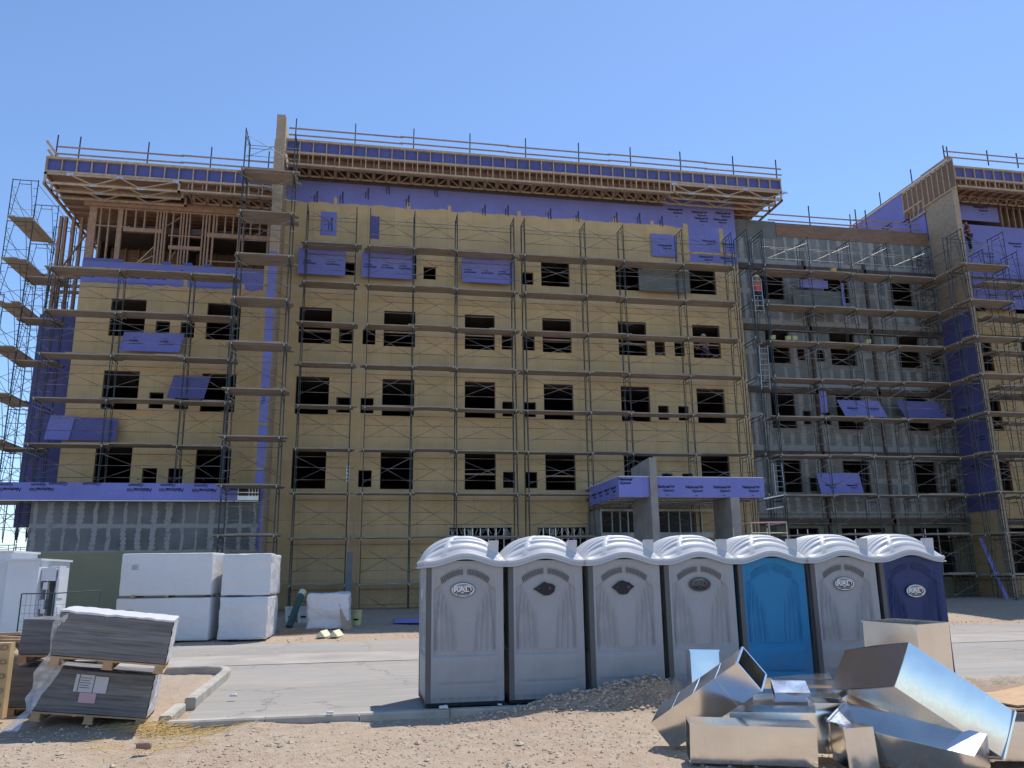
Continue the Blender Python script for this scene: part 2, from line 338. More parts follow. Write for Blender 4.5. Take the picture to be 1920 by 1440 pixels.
def axis(a, b, fine0, fine1, step, grow=1.12):
    l = []; v = fine0
    while v < fine1: l.append(v); v += step
    st = step; 
    while v < b: l.append(v); st *= grow; v += st
    l.append(b); st = step; v = fine0-step; pre = []
    while v > a: pre.append(v); st *= grow; v -= st
    pre.append(a); return pre[::-1]+l
gx = axis(-900, 900, -5, 10, .07); gy = axis(-60, 1500, 6.3, 12.2, .06)
vs = [(x, y, ground_z(x, y)) for y in gy for x in gx]; nx = len(gx)
mb = MB(); mb.add(vs, [(j*nx+i, j*nx+i+1, (j+1)*nx+i+1, (j+1)*nx+i) for j in range(len(gy)-1) for i in range(nx-1)], 0, True)
struct(mb.build('ground', 'dirt', fixn=False))
def strip(y0, y1, x0, x1, z, n=60):
    mb = MB()
    mb.grid(n, 3, lambda u, v: (x0+(x1-x0)*u, (y0(x0+(x1-x0)*u) if callable(y0) else y0)*(1-v)+(y1(x0+(x1-x0)*u) if callable(y1) else y1)*v, z)); return mb
wob = lambda s, c: (lambda x: c+.12*noise.noise((x*.6, s, 0))+.05*noise.noise((x*3, s, 3)))
struct(strip(lambda x: 11.3 if x > -2.2 else 16.98, wob(3, 24.15), -60, 60, .0, 400).build('road', 'road', fixn=False))
mb = MB(); mb.box(-60, 60, 18.28, 18.31, .003, .006); struct(mb.build('road_joint', 'ink'))
mb = MB(); mb.box(-60, 60, 18.31, 20.6, .003, .007); struct(mb.build('road_gutter_strip', simple('gutter_concrete', (.37, .34, .30), .9, amt=.2, scale=1)))
def kerb(pts, w, h, zb=-.1):
    mb = MB()
    for a, c in zip(pts, pts[1:]):
        a = Vector((*a, 0)); c = Vector((*c, 0)); L = (c-a).length; n = max(1, round(L/1.2)); d = (c-a)/n
        for i in range(n):
            p = a+d*i+d.normalized()*.006; q = a+d*(i+1)-d.normalized()*.006; s = Vector((-d.y, d.x, 0)).normalized()*w/2
            for lo, hi, k in ((zb, h-.02, 1), (h-.02, h, .8)):
                mb.add([v+Vector((0, 0, z)) for z in (lo, hi) for v in (p-s*(k if z == hi else 1), q-s*(k if z == hi else 1), q+s*(k if z == hi else 1), p+s*(k if z == hi else 1))],
                       [(0, 1, 2, 3), (4, 7, 6, 5), (0, 4, 5, 1), (1, 5, 6, 2), (2, 6, 7, 3), (3, 7, 4, 0)])
    return mb
struct(kerb([(-2.25, 11.24), (10.5, 11.24)], .15, .055, -.15).build('kerb', 'concrete'))
struct(kerb([(-9, 17.0), (-2.8, 17.0)], .15, .14).build('kerb_strip', 'concrete'))
struct(kerb([(-2.8, 17.0), (-2.45, 16.8), (-2.33, 16.4), (-2.3, 15.8)], .15, .14).build('kerb_curve', 'concrete'))
struct(kerb([(-2.3, 15.8), (-2.25, 12.6)], .15, .14).build('kerb_side', 'concrete'))
struct(kerb([(-2.35, 12.45), (-2.32, 11.4)], .15, .09).build('kerb_end', 'concrete'))
# loose stones
mb = MB(); rnd = random.Random(3)
def stone(mb, x, y, z, s, rnd):
    vs = []; 
    for i, (a, c, d) in enumerate(((1, 0, 0), (-1, 0, 0), (0, 1, 0), (0, -1, 0), (0, 0, 1), (0, 0, -1), (.6, .6, .5), (-.6, .6, .4))):
        k = s*(.6+rnd.random()*.6); vs.append((x+a*k+rnd.uniform(-.2, .2)*s, y+c*k, z+d*k*.7))
    mb.add(vs[:6], [(0, 2, 4), (2, 1, 4), (1, 3, 4), (3, 0, 4), (2, 0, 5), (1, 2, 5), (3, 1, 5), (0, 3, 5)])
for i in range(15000):
    y = 6.6+rnd.random()**.8*4.7; x = rnd.uniform(-4.6, 6.5)+(y-8)*.1
    s = .005+.02*rnd.random()**3.5
    if rnd.random() < .02: s *= 1.4+rnd.random()*1.3
    if noise.noise((x*.7, y*.7, 7)) < -.12 and rnd.random() < .55: continue
    stone(mb, x, y, ground_z(x, y)+s*.2, s, rnd)
for i in range(1500):
    x = 4.2-abs(rnd.gauss(0, 1.1)); y = rnd.gauss(11.1, .16); s = .012+.03*rnd.random()**2.5
    stone(mb, x, y, ground_z(x, y)+s*.2, s, rnd)
for i in range(1800):
    y = rnd.uniform(24.2, 29); x = rnd.uniform(-8, 24); s = .015+.03*rnd.random()**3; stone(mb, x, y, ground_z(x, y)+.005, s, rnd)
struct(mb.build('gravel', 'rock', fixn=False), 'stuff')
mb = MB()
for i in range(420):
    a = rnd.random()**.6; x = -2.35+rnd.gauss(0, .28)+(.5*rnd.random() if i % 3 else -.2); y = 11.1+rnd.gauss(0, .18)-(rnd.random()*1.4 if i % 5 == 0 else 0)
    t = rnd.uniform(-.7, .7)+(0 if i % 2 else math.pi/2.5); L = rnd.uniform(.08, .35); z = ground_z(x, y)+.01+rnd.random()*.09*math.exp(-((x+2.35)/.25)**2)
    mb.tube((x, y, z), (x+L*math.cos(t), y+L*math.sin(t), max(ground_z(x+L*math.cos(t), y+L*math.sin(t))+.004, z+rnd.uniform(-.03, .05))), .003, 3, cap=False)
struct(mb.build('straw', 'straw', fixn=False), 'stuff')

# ------------------------------------------------------------------ the building
ZB = .35
bld = thing('unfinished_building', 'unfinished five storey wood framed building in yellow, grey and purple sheathing behind scaffolding', 'building', (3, 35, .4))
def wall(name, mat, x0, x1, z0, z1, y, ops, th=.22, parent=bld):
    xs = sorted({x0, x1, *[o[0] for o in ops], *[o[1] for o in ops]}); zs = sorted({z0, z1, *[o[2] for o in ops], *[o[3] for o in ops]})
    xs = [v for v in xs if x0 <= v <= x1]; zs = [v for v in zs if z0 <= v <= z1]
    mb = MB()
    for a, c in zip(xs, xs[1:]):
        for d, e in zip(zs, zs[1:]):
            mx, mz = (a+c)/2, (d+e)/2
            if any(o[0] < mx < o[1] and o[2] < mz < o[3] for o in ops): continue
            mb.add([(a, y, d), (c, y, d), (c, y, e), (a, y, e)], [(0, 1, 2, 3)]); mb.add([(a, y+th, d), (c, y+th, d), (c, y+th, e), (a, y+th, e)], [(3, 2, 1, 0)], 1)
    for a, c, d, e in ops:
        mb.add([(a, y, d), (c, y, d), (c, y, e), (a, y, e), (a, y+th, d), (c, y+th, d), (c, y+th, e), (a, y+th, e)], [(0, 4, 5, 1), (1, 5, 6, 2), (2, 6, 7, 3), (3, 7, 4, 0)], 1)
    mb.add([(x0, y, z0), (x0, y, z1), (x0, y+th, z1), (x0, y+th, z0)], [(0, 1, 2, 3)]); mb.add([(x1, y, z0), (x1, y+th, z0), (x1, y+th, z1), (x1, y, z1)], [(0, 1, 2, 3)])
    return mb.build(name, [mat, 'lumber_red'], parent, fixn=False)
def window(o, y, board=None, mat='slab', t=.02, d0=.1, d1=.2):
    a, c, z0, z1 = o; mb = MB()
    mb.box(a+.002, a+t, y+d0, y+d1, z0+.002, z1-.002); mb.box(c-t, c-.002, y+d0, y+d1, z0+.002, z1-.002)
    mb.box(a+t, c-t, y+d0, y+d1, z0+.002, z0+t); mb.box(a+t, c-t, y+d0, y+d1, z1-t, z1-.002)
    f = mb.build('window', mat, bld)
    if board is not None:
        bb = MB(); bb.box(a+t, c-t, y+.12, y+.16, board, board+.07); g = bb.build('crossbar', 'lumber_red', f); g['_o'] = bld['_o']
    return f
BIG = [(-2.88, -1.48), (.8, 2.2), (4.44, 5.82), (8.06, 9.44), (11.72, 13.12), (15.45, 16.85)]
ROWS = {2: (5.38, 7.04), 3: (8.57, 10.22), 4: (11.72, 13.37), 5: (14.95, 16.51)}
SM = [(-1.15, -.57), (-.12, .44), (6.14, 6.68), (7.14, 7.68), (13.5, 14.02), (14.49, 15.0)]
SR = {2: (5.46, 6.18), 3: (8.66, 9.34), 4: (11.77, 12.45), 5: (14.97, 15.58)}
ops = []
for r, (a, c) in ROWS.items():
    for i, (x0, x1) in enumerate(BIG): ops.append((x0, x1, a, c))
for r, (a, c) in SR.items():
    for i, (x0, x1) in enumerate(SM):
        if (r == 2 and i in (0,)) or (r == 5 and i in (2, 4, 5)): continue
        if r == 5 and i == 1: x0, x1 = 2.53, 3.1
        ops.append((x0, x1, a, c))
wide = [(3.77, 6.51, 1.45, 3.78), (7.65, 9.87, 1.45, 3.78), (15.9, 17.0, 1.2, 3.75)]
dr = [(11.4, 14.9, .45, 3.6)]
wall('main_wall', 'yellow_main', -3.75, 18.1, 0.1, 20.1, 35, ops+wide+dr)
for o in ops: window(o, 35, o[2]+.62+.05*math.sin(o[0]*9) if (o[2] == 11.72 and o[1]-o[0] > 1) or (o[2] == 5.38 and o[0] > 4 and o[0] < 10) else None)
for o in wide[:2]:      # ground floor openings with bright metal studs
    f = window(o, 35, None, 'steel_bright'); n = 8
    for i in range(1, n): x = o[0]+(o[1]-o[0])*i/n; g = MB(); g.box(x-.02, x+.02, 35.1, 35.19, o[2]+.05, o[3]-.05); h = g.build('metal_stud', 'steel_bright', f); h['_o'] = bld['_o']
    g = MB(); g.box(o[0]+.05, o[1]-.05, 35.2, 35.26, o[3]-.5, o[3]-.42); h = g.build('rail', 'steel_bright', f)
    g = MB(); rr = random.Random(5)
    for i in range(26):
        x = o[0]+.1+rr.random()*(o[1]-o[0]-.2); z = o[3]-.05; g.beam((x, 35.4, z), (x+rr.uniform(-.2, .2), 35.5, z-rr.uniform(.2, .38)), .05, .02)
    g.build('insulation_strips', 'board_edge', f)
window(wide[2], 35)
LW = [(-10.6, -9.21), (-6.73, -5.35)]; LS = [(-8.76, -8.2), (-7.76, -7.2)]
lops = [(x0, x1, *ROWS[r]) for r in (2, 3, 4) for x0, x1 in LW]+[(x0, x1, *SR[r]) for r in (2, 3, 4) for x0, x1 in LS]
wall('wing_wall', 'yellow_wing', -11.92, -3.76, 4.4, 15.02, 35, lops)
for o in lops: window(o, 35, o[2]+.9 if o[0] == -10.6 and o[2] > 11 else None)
# interior: floors, cross walls and a rear wall, dark in base colour to deepen the shade inside
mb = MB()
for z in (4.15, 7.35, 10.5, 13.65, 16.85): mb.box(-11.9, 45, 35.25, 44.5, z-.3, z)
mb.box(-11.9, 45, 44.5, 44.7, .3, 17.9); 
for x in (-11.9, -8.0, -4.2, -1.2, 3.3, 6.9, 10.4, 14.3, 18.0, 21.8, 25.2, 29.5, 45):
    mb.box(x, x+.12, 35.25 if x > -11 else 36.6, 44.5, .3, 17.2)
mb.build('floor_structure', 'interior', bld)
mb = MB(); mb.box(-13.2, -3.8, 35.3, 45, 17.9, 18.1); mb.box(-3.7, 19.8, 35.0, 45, 20.05, 20.2); mb.box(18.15, 29.4, 35.6, 45, 18.9, 19.0); mb.box(29.62, 46, 34.0, 45, 21.7, 21.9)
mb.box(-3.7, 18.1, 44.6, 45, 17, 20.1); mb.box(17.9, 18.1, 35.3, 45, 17, 20.1); mb.box(-3.8, -3.68, 35.3, 45, 17, 20.1); mb.box(29.5, 45, 44.6, 45, 17, 21.8)
mb.build('roof_deck', 'plywood', bld)
# purple corner panels and scraps on the main wall
def panel(name, x0, x1, z0, z1, y, mat='purple', th=.016, parent=None, edge=False):
    mb = MB(); mb.box(x0, x1, y-th, y, z0, z1); return mb.build(name, mat, parent or bld)
def print_on(parent, pts, y, k=1.0, flip=False, rot=False, org=None):
    ex, ey = (Vector((1, 0, 0)), Vector((0, 0, 1)))
    if flip: ex, ey = -ex, -ey
    if rot: ex, ey = Vector((0, 0, -1)), Vector((1, 0, 0))
    logos(parent, [((x, y, z), ex, ey, k) for x, z in pts])
p = panel('corner_panel', 15.55, 18.08, 16.62, 18.5, 34.998); print_on(p, [(16.3, 18.9), (17.3, 18.9)], 34.99, .8); print_on(p, [(16.6, 17.7), (17.6, 17.6), (16.4, 16.85), (17.5, 16.85)], 34.976, .8)
mb = MB(); mb.box(17.2, 17.42, 34.976, 34.98, 17.1, 18.45); mb.box(15.6, 18.06, 34.972, 34.977, 17.0, 17.14); mb.box(15.3, 15.56, 34.972, 34.98, 16.6, 18.6); mb.build('seam_coating', simple('yellow_coating', (.52, .40, .2)), bld)
p = panel('patch_panel', -2.14, -1.44, 16.83, 17.97, 34.99); print_on(p, [(-1.7, 17.4)], 34.97, .7, rot=True)
panel('patch_panel', .09, .48, 16.8, 17.9, 34.99, 'purple_dark')
band = []      # the prints on the purple band at the top of the main wall
rr = random.Random(2)
for px, py in ((593, 368), (641, 369), (689, 362), (728, 353), (765, 375), (818, 358), (908, 393), (951, 394), (1031, 400), (1083, 405), (1155, 407), (1198, 408), (1240, 414)):
    band.append((at(px, py, y=34.99), (0, 0, -1), (1, 0, 0), .62))
for px, py in ((1265, 395), (1310, 400), (1355, 402)): band.append((at(px, py, y=34.99), X, Z, .9))
for px, py in ((160, 514), (205, 515), (245, 517), (294, 519), (344, 520), (393, 524), (430, 525)): band.append((at(px, py, y=34.99), (-1, 0, 0), (0, 0, -1), .9))
logos(bld, band)
mb = MB(); mb.box(-.62, -.5, 34.98, 34.995, 5.65, 6.35)
for z in (5.75, 5.92, 6.1, 6.24): mb.box(-.6, -.52, 34.97, 34.985, z, z+.07, 1)
mb.build('junction_boxes', ['steel_bright', 'dark_metal'], bld)

# left wing: open stud storey
def stud(mb, x, z0, z1, w=.06, y=35.0, d=.14): mb.box(x-w/2, x+w/2, y, y+d, z0, z1)
mb = MB()
for px, w in ((170, .3), (185, .06), (201, .06), (222, .2), (292, .07), (298, .07), (304, .07), (309, .06), (322, .06), (337, .06), (342, .06), (348, .06), (354, .06), (379, .06), (385, .07), (391, .07), (399, .08), (448, .12), (456, .08), (503, .1)):
    stud(mb, ax(px, 440, 35), 15.02, 17.5, w)
for px in (235, 254, 271, 407, 423, 438, 471, 488): stud(mb, ax(px, 410, 35), 16.62, 17.5)
sill = lambda a, c, z, h=.05: mb.box(a, c, 34.99, 35.15, z, z+h)
sill(-11.9, -10.2, 16.62); sill(-10.45, -8.85, 16.45, .18); sill(-7.0, -3.9, 16.4, .2); sill(-8.6, -7.2, 16.35, .05); sill(-11.9, -3.85, 17.45, .06); sill(-11.9, -3.85, 14.98, .05)
sill(-6.9, -5.4, 15.25, .05); sill(-8.55, -7.2, 15.75, .16)
mb.build('stud_wall', 'lumber_red', bld)  # darker, redder lumber carries the wing's shadow in its colour
mb = MB()
for a, c in (((352, 400), (312, 425)), ((292, 460), (255, 495)), ((288, 480), (262, 492)), ((330, 470), (318, 490))): mb.beam(at(*a, y=35.25), at(*c, y=35.25), .09, .04)
mb.build('diagonal_brace', 'lumber', bld)
mb = MB(); mb.box(-11.6, -3.9, 37.4, 37.45, 14.8, 17.9)
mb.build('inner_partition', 'plywood', bld)
mb = MB()
for i in range(14): mb.box(-11.5+i*.56, -11.45+i*.56, 37.25, 37.39, 14, 17.9)
for i in range(5): mb.box(-11.6, -3.9, 35.4+i*.4, 35.45+i*.4, 17.5, 17.75)
mb.build('inner_stud_wall', 'lumber_red', bld)
mb = MB()
for x0, x1 in ((-11.9, -10.3), (-8.75, -8.35), (-7.9, -7.5), (-7.05, -6.7)): mb.box(x0, x1, 34.985, 34.998, 15.0, 15.14)
mb.build('board_tab', 'purple_dark', bld)
# recessed side strip: purple below, open posts above
xl = ax(75, 590, 36.5); zt = az(100, 590, 36.5)
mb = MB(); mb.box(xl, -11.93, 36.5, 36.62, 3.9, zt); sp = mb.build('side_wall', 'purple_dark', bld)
mb = MB()
for px in (104, 113, 128, 144, 158): x = ax(px, 500, 36.5); mb.box(x-.06, x+.06, 36.45, 36.62, zt, 17.6)
mb.box(xl, -11.93, 36.46, 36.6, 14.7, 14.85); mb.box(xl+.3, -11.93, 36.46, 36.6, zt+1.3, zt+1.42); mb.box(xl+.3, -11.93, 36.44, 36.6, 14.0, 14.12)
mb.beam((xl+.6, 36.4, 15), (-12.1, 36.4, 17.3), .09, .05); mb.build('side_posts', 'lumber_red', bld)

# ------------------------------------------------------------------ roof edges
def roof_edge(x0, x1, y, zt, zb0, zb1, zlow, lower_from, lower_to, nm, ywall=35.0, zwall=None):
    """zt top, zb0..zb1 purple band, zlow bottom plate, trusses back to the wall"""
    mb = MB(); mb.box(x0, x1, y-.02, y+.12, zt-.1, zt); mb.box(x0, x1, y-.02, y+.1, zb0-.1, zb0); mb.build(nm+'_plate', 'lumber', bld)
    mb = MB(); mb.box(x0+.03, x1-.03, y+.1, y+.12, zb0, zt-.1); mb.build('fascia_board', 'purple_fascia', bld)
    n = int((x1-x0)/.575)
    for i in range(n+1):
        x = x0+.03+(x1-x0-.06)*i/n; mb = MB(); mb.box(x-.022, x+.022, y+.001, y+.09, zlow+.08 if lower_from <= x <= lower_to else zb0, zt-.1); mb.build('fascia_stud', 'lumber', bld)
    mb = MB(); mb.box(lower_from, lower_to, y-.02, y+.09, zlow, zlow+.08); mb.build('fascia_bottom_plate', 'lumber', bld)
    mb = MB(); mb.box(x0+.05, x1-.05, y+.13, 36, zb0-.02, zb0+.02); mb.box(lower_from, lower_to, y+.45, y+.47, zlow+.1, zb0-.05); mb.build('eave_deck', 'plywood', bld)
    # trusses from the fascia to the wall, one part each would be too many: the nearest eave run is one framing part
    x = lower_from+.3; yb = ywall-.42
    while x < lower_to:
        zb = zlow+.02; mb = MB()
        mb.box(x-.02, x+.02, y+.1, yb, zb, zb+.09); mb.box(x-.02, x+.02, y+.1, ywall, zb0-.12, zb0-.03); mb.box(x-.02, x+.02, y+.1, y+.18, zb+.09, zb0-.12)
        mb.beam((x, y+.15, zb+.07), (x, (y+yb)/2, zb0-.08), .03, .07); mb.build('eave_truss', 'lumber_red', bld)
        x += .575
    x = lower_from+.3; zw = zlow+.04; i = 0; mb = MB(); mb.box(lower_from, lower_to, ywall-.04, ywall-.02, zw-.02, zb0); mb.build('eave_dark_sheet', 'interior', bld)  # dark sheet added so the holes in the blocking look unlit
    while x < lower_to-.3:      # blocking near the wall line: holes over the dark sheet, one diagonal each
        mb = MB(); mb.box(x-.06, x+.08, yb, yb+.05, zw, zb0-.13); mb.box(x+.08, x+.515, yb, yb+.05, zw-.02, zw+.045); mb.box(x+.08, x+.515, yb, yb+.05, zb0-.2, zb0-.13)
        s = 1 if (i//6) % 2 else -1; a, c = (x+.1, x+.5) if s > 0 else (x+.5, x+.1)
        mb.beam((a, yb+.02, zw+.04), (c, yb+.02, zb0-.2), .05, .06, ref=(0, 1, 0)); x += .575; i += 1; mb.build('wall_blocking', 'lumber', bld)
def long_truss(pts_top, pts_bot, zt, zb, x0, x1, ys, ends=True):
    for k, y in enumerate(ys):
        mb = MB(); mb.box(x0, x1, y, y+.04, zt-.1, zt); mb.box(x0+.05, x1, y, y+.04, zb, zb+.09)
        seq = sorted([(x, zt-.06) for x in pts_top]+[(x, zb+.05) for x in pts_bot])
        for a, c in zip(seq, seq[1:]):
            if a[1] != c[1]: mb.beam((a[0], y+.02, a[1]), (c[0], y+.02, c[1]), .04, .09, ref=(0, 1, 0))
        mb.box(x0, x0+.09, y, y+.04, zb, zt); mb.box(x1-.09, x1, y, y+.04, zb, zt)
        for px in list(pts_top)+list(pts_bot):
            z = zt-.05 if px in pts_top else zb+.05; mb.box(px-.13, px+.13, y-.004, y, z-.06, z+.06, 1)
        mb.build('eave_truss', ['lumber', 'steel_bright'], bld)
roof_edge(-3.7, 19.98, 33.5, 20.66, 20.06, 20.5, 19.42, -3.6, 14.3, 'main_fascia')
nd = lambda l, y: [ax(p, q, y) for p, q in l]
long_truss(nd([(1264, 347), (1332, 352), (1399, 358), (1472, 362)], 33.48), nd([(1297, 361), (1363, 367), (1435, 373)], 33.48), 19.95, 19.44, 14.3, 19.95, (33.48, 34.1, 34.7))
mb = MB(); y = 35.4      # the eave that runs back along the right end
while y < 44: mb.box(18.1, 19.95, y, y+.04, 19.46, 19.55); mb.box(18.1, 19.95, y, y+.04, 19.9, 19.98); mb.beam((18.15, y, 19.9), (19.0, y, 19.5), .035, .07, ref=(0, 1, 0)); mb.beam((19.0, y, 19.5), (19.85, y, 19.9), .035, .07, ref=(0, 1, 0)); y += .6
mb.box(19.9, 19.98, 33.5, 44, 19.44, 19.53); mb.box(19.9, 19.98, 33.5, 44, 19.98, 20.06); mb.box(19.9, 19.97, 33.5, 44, 20.56, 20.66)
for i in range(24): mb.beam((14.8+i*.21, 33.6, 19.5), (14.8+i*.21+.1, 34.95, 19.9), .03, .07)
mb.build('side_eave_framing', 'lumber_red', bld)
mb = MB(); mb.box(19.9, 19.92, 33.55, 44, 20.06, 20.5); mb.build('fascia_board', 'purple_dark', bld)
mb = MB(); mb.box(14.3, 19.95, 33.6, 44, 20.0, 20.04); mb.box(19.0, 19.9, 36, 36.8, 19.4, 19.43); mb.build('eave_deck', 'plywood', bld)
mb = MB(); mb.box(-2, 12, 33.9, 34.6, 20.68, 20.8); 
for a, c in ((-2.2, 0), (.2, .9), (2.1, 3.9), (4.5, 6), (7.2, 9.9)): mb.box(a, c, 34.0, 34.8, 20.8, 20.93)
mb.build('roof_membrane', 'membrane', bld)
# left wing eave
roof_edge(-13.2, -3.95, 33.4, 18.9, 18.27, 18.8, 17.72, -7.9, -4.0, 'wing_fascia')
long_truss(nd([(131, 327), (225, 333), (330, 338)], 33.38), nd([(175, 347), (263, 353)], 33.38), 18.18, 17.66, -13.2, -7.9, (33.38, 34.1, 34.75))
mb = MB(); mb.box(-12.1, -3.9, 34.9, 35.05, 17.52, 17.86)
y = 35.6
while y < 44: mb.box(-13.2, -11.9, y, y+.04, 17.66, 17.75); mb.box(-13.2, -11.9, y, y+.04, 18.05, 18.15); y += .6
mb.box(-13.24, -13.15, 33.4, 44, 17.64, 17.74); mb.box(-13.24, -13.15, 33.4, 44, 18.08, 18.18); mb.box(-13.22, -13.15, 33.4, 44, 18.8, 18.9)
mb.box(-13.22, -13.16, 33.4, 33.5, 17.7, 18.9)
mb.build('wall_beam', 'lumber_red', bld)
mb = MB(); mb.box(-13.2, -4, 33.5, 44, 18.16, 18.2); mb.build('eave_deck', 'plywood', bld)
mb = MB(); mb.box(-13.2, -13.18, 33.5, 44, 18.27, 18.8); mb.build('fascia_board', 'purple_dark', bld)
# guard rails on the roofs
def roof_rail(label, xs, y, zt, zroof, x0, x1, end=0):
    t = thing('roof_guard_rail', label, 'guard rail', (xs[0], y, zroof), 'temporary guard rails along the roof edges')
    for x in xs: g = MB(); g.beam((x, y, zroof-.02), (x+.01, y, zt), .045, .045); g.build('rail_post', 'frame_steel', t)
    for k, z in enumerate((zroof+.22, zroof+.54)):
        g = MB(); a = x0; i = 0
        while a < x1: c = min(a+4.9, x1); g.beam((a, y-.05-.035*(i % 2), z+.01*(i % 2)), (c+.12, y-.05-.035*(i % 2), z), .03, .065); a = c; i += 1
        g.build('rail_board', 'lumber_red', t)
    return t
k = 1.0435
roof_rail('long timber guard rail on dark posts along the top of the main roof', [x*k for x in (-3.18, -.69, 1.82, 4.3, 6.82, 9.28, 11.74, 14.17, 16.8, 19.0)], 33.6, 21.72, 20.66, -3.6, 19.95)
t = roof_rail('timber guard rail on the lower left wing roof with loose boards at its left end', [-12.95, -11.57*k, -8.97*k, -6.52*k, -4.4], 33.6, 20.0, 18.9, -12.9, -3.9)
g = MB(); a = at(88, 264, y=33.5); g.beam(a, at(108, 292, y=33.6), .04, .1); g.beam(at(90, 280, y=33.5), at(100, 294, y=33.6), .04, .1); g.build('loose_board', 'lumber', t)
roof_rail('timber guard rail above the grey wall between the two roofs', [21.02*1.08, 22.89*1.11, 26.0, 28.6], 35.7, 20.45, 19.25, 20.3, 29.0)
k2 = 33.5/32.2
roof_rail('timber guard rail along the top of the right hand roof', [29.7, 32.1, 33.9, 36.5, 39], 33.6, 23.35, 22.5, 29.5, 42)
# fins
def fin(x0, x1, y0, y1, z0, z1, zs, nm):
    t = MB(); t.box(x0, x1, y0, y1, z0, z1); o = t.build(nm, 'ply_pale', bld)
    return o
f = fin(-4.08, -3.72, 33.0, 34.99, .4, 21.5, 15, 'fin_wall')
mb = MB(); mb.box(-4.3, -4.081, 33.6, 34.98, .4, 14.9); mb.build('fin_side_board', 'yellow_plain', bld)
mb = MB()
for a, c in ((.45, 2.4), (2.42, 5.9), (6.0, 7.7), (7.8, 9.6), (9.62, 12.8), (12.82, 15.1)): mb.box(-4.07, -3.75, 32.985, 32.998, a, c)
fb = mb.build('fin_front_board', 'purple', bld); mb = MB(); put_text(mb, 'National', .2, (-3.95, 32.98, 8.9), (0, 0, 1), (-1, 0, 0)); mb.build('lettering', 'ink', fb, fixn=False)
mb = MB(); mb.box(-4.12, -4.081, 33.0, 33.5, 17.9, 20.3); mb.box(-3.719, -3.68, 33.0, 33.2, 15, 21.4); mb.build('fin_trim', 'lumber', bld)
FX = 29.4
mb = MB(); mb.box(FX, FX+.3, 33.3, 35.38, .4, 22.6); mb.build('fin_wall', 'ply_pale', bld)
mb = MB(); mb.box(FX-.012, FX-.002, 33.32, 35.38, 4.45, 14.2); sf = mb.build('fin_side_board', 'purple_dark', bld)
mb = MB(); mb.box(FX-.01, FX-.002, 33.6, 35.38, .42, 4.4); mb.build('fin_side_board', 'yellow_plain', bld)
for i, z in enumerate((5.2, 6.6, 7.9, 9.4, 10.9, 12.3, 13.2)): logos(bld, [((FX-.014, 33.9+(i % 2)*.6, z), (0, -1, 0), (0, 0, 1), .75)])
# grey section
cols = [(19.38, 20.75), (22.86, 24.35), (26.66, 28.02)]; sm = [(21.03, 21.55), (22.1, 22.6), (28.56, 29.12)]
g4 = {2: (5.34, 6.97), 3: (8.43, 10.28), 4: (11.67, 13.5), 5: (14.98, 16.52)}; gs = {2: (5.4, 6.13), 3: (8.63, 9.4), 4: (11.85, 12.55)}
gops = [(a, c, *g4[r]) for r in g4 for a, c in cols]+[(a, c, *gs[r]) for r in gs for i, (a, c) in enumerate(sm) if not (r == 2 and i == 1)]+[(21.3, 21.9, 15.0, 15.7)]
gwide = [(19.75, 21.3, 2.2, 3.72), (22.5, 24.8, 1.4, 3.72), (26.3, 28.4, 1.4, 3.72)]
wall('grey_wall', 'grey_wall', 18.1, 29.4, .1, 18.8, 35.4, gops+gwide)
for o in gops: window(o, 35.4, None, 'mud', .05, -.015, .1)
for o in gwide:
    f = window(o, 35.4, None, 'frame_steel')
    for i in (1, 2): x = o[0]+(o[1]-o[0])*i/3; g = MB(); g.box(x-.02, x+.02, 35.5, 35.56, o[2]+.05, o[3]-.05); h = g.build('metal_stud', 'steel_bright', f)
mb = MB(); mb.box(20.55, 29.3, 35.36, 35.56, 18.45, 19.2); mb.build('parapet_board', 'ply_band', bld)
mb = MB(); mb.box(18.1, 20.54, 35.38, 35.56, 18.3, 19.25); mb.build('parapet_board', 'grey_plain', bld)
mb = MB()
mb.box(18.25, 29.3, 35.385, 35.398, 4.3, 4.42); mb.build('seam_compound', 'mud', bld)
for r in g4:
    for a, c in cols: mb = MB(); mb.box(a-.16, c+.16, 35.386, 35.399, g4[r][0]-.15, g4[r][0]-.002); mb.box(a-.15, a-.002, 35.386, 35.399, g4[r][0], g4[r][1]); mb.box(c+.002, c+.15, 35.386, 35.399, g4[r][0], g4[r][1]); mb.build('seam_compound', 'mud', bld)
# right wing
rops = [(30.9, 32.2, *ROWS[r]) for r in ROWS]+[(34, 35.4, *ROWS[r]) for r in ROWS]+[(30.6, 35, 1.4, 3.7)]
wall('right_wall', 'yellow_plain', 29.72, 42, .1, 19.9, 35.4, rops)
for o in rops: window(o, 35.4)
y = 33.4; zt = az(1790, 310, y); zb1 = az(1790, 315, y); zb0 = az(1790, 331, y); zl = az(1790, 349, y)
roof_edge(29.8, 42, y, zt, zb0, zb1, zl, 29.85, 41.9, 'right_fascia', ywall=35.4)
mb = MB(); mb.box(31.2, 33.9, 35.37, 35.39, 20.15, 21.6); q = mb.build('wall_panel', 'purple', bld); print_on(q, [(32.8, 20.9)], 35.36, 1.0)
mb = MB(); mb.box(29.75, 42, 35.37, 35.39, 17.1, 19.9); q = mb.build('wall_panel', 'purple', bld); print_on(q, [(31.2, 18.9), (32.8, 18.2), (34.6, 18.9), (33, 17.6), (36, 18)], 35.36, .9)
mb = MB()
for i in range(16): mb.box(34.0+i*.4, 34.06+i*.4, 35.3, 35.42, 19.9, 21.6)
mb.build('open_studs', 'lumber_red', bld)
mb = MB(); mb.box(30, 42, 36.2, 36.3, 17, 21.6); mb.build('inner_partition', 'interior', bld)
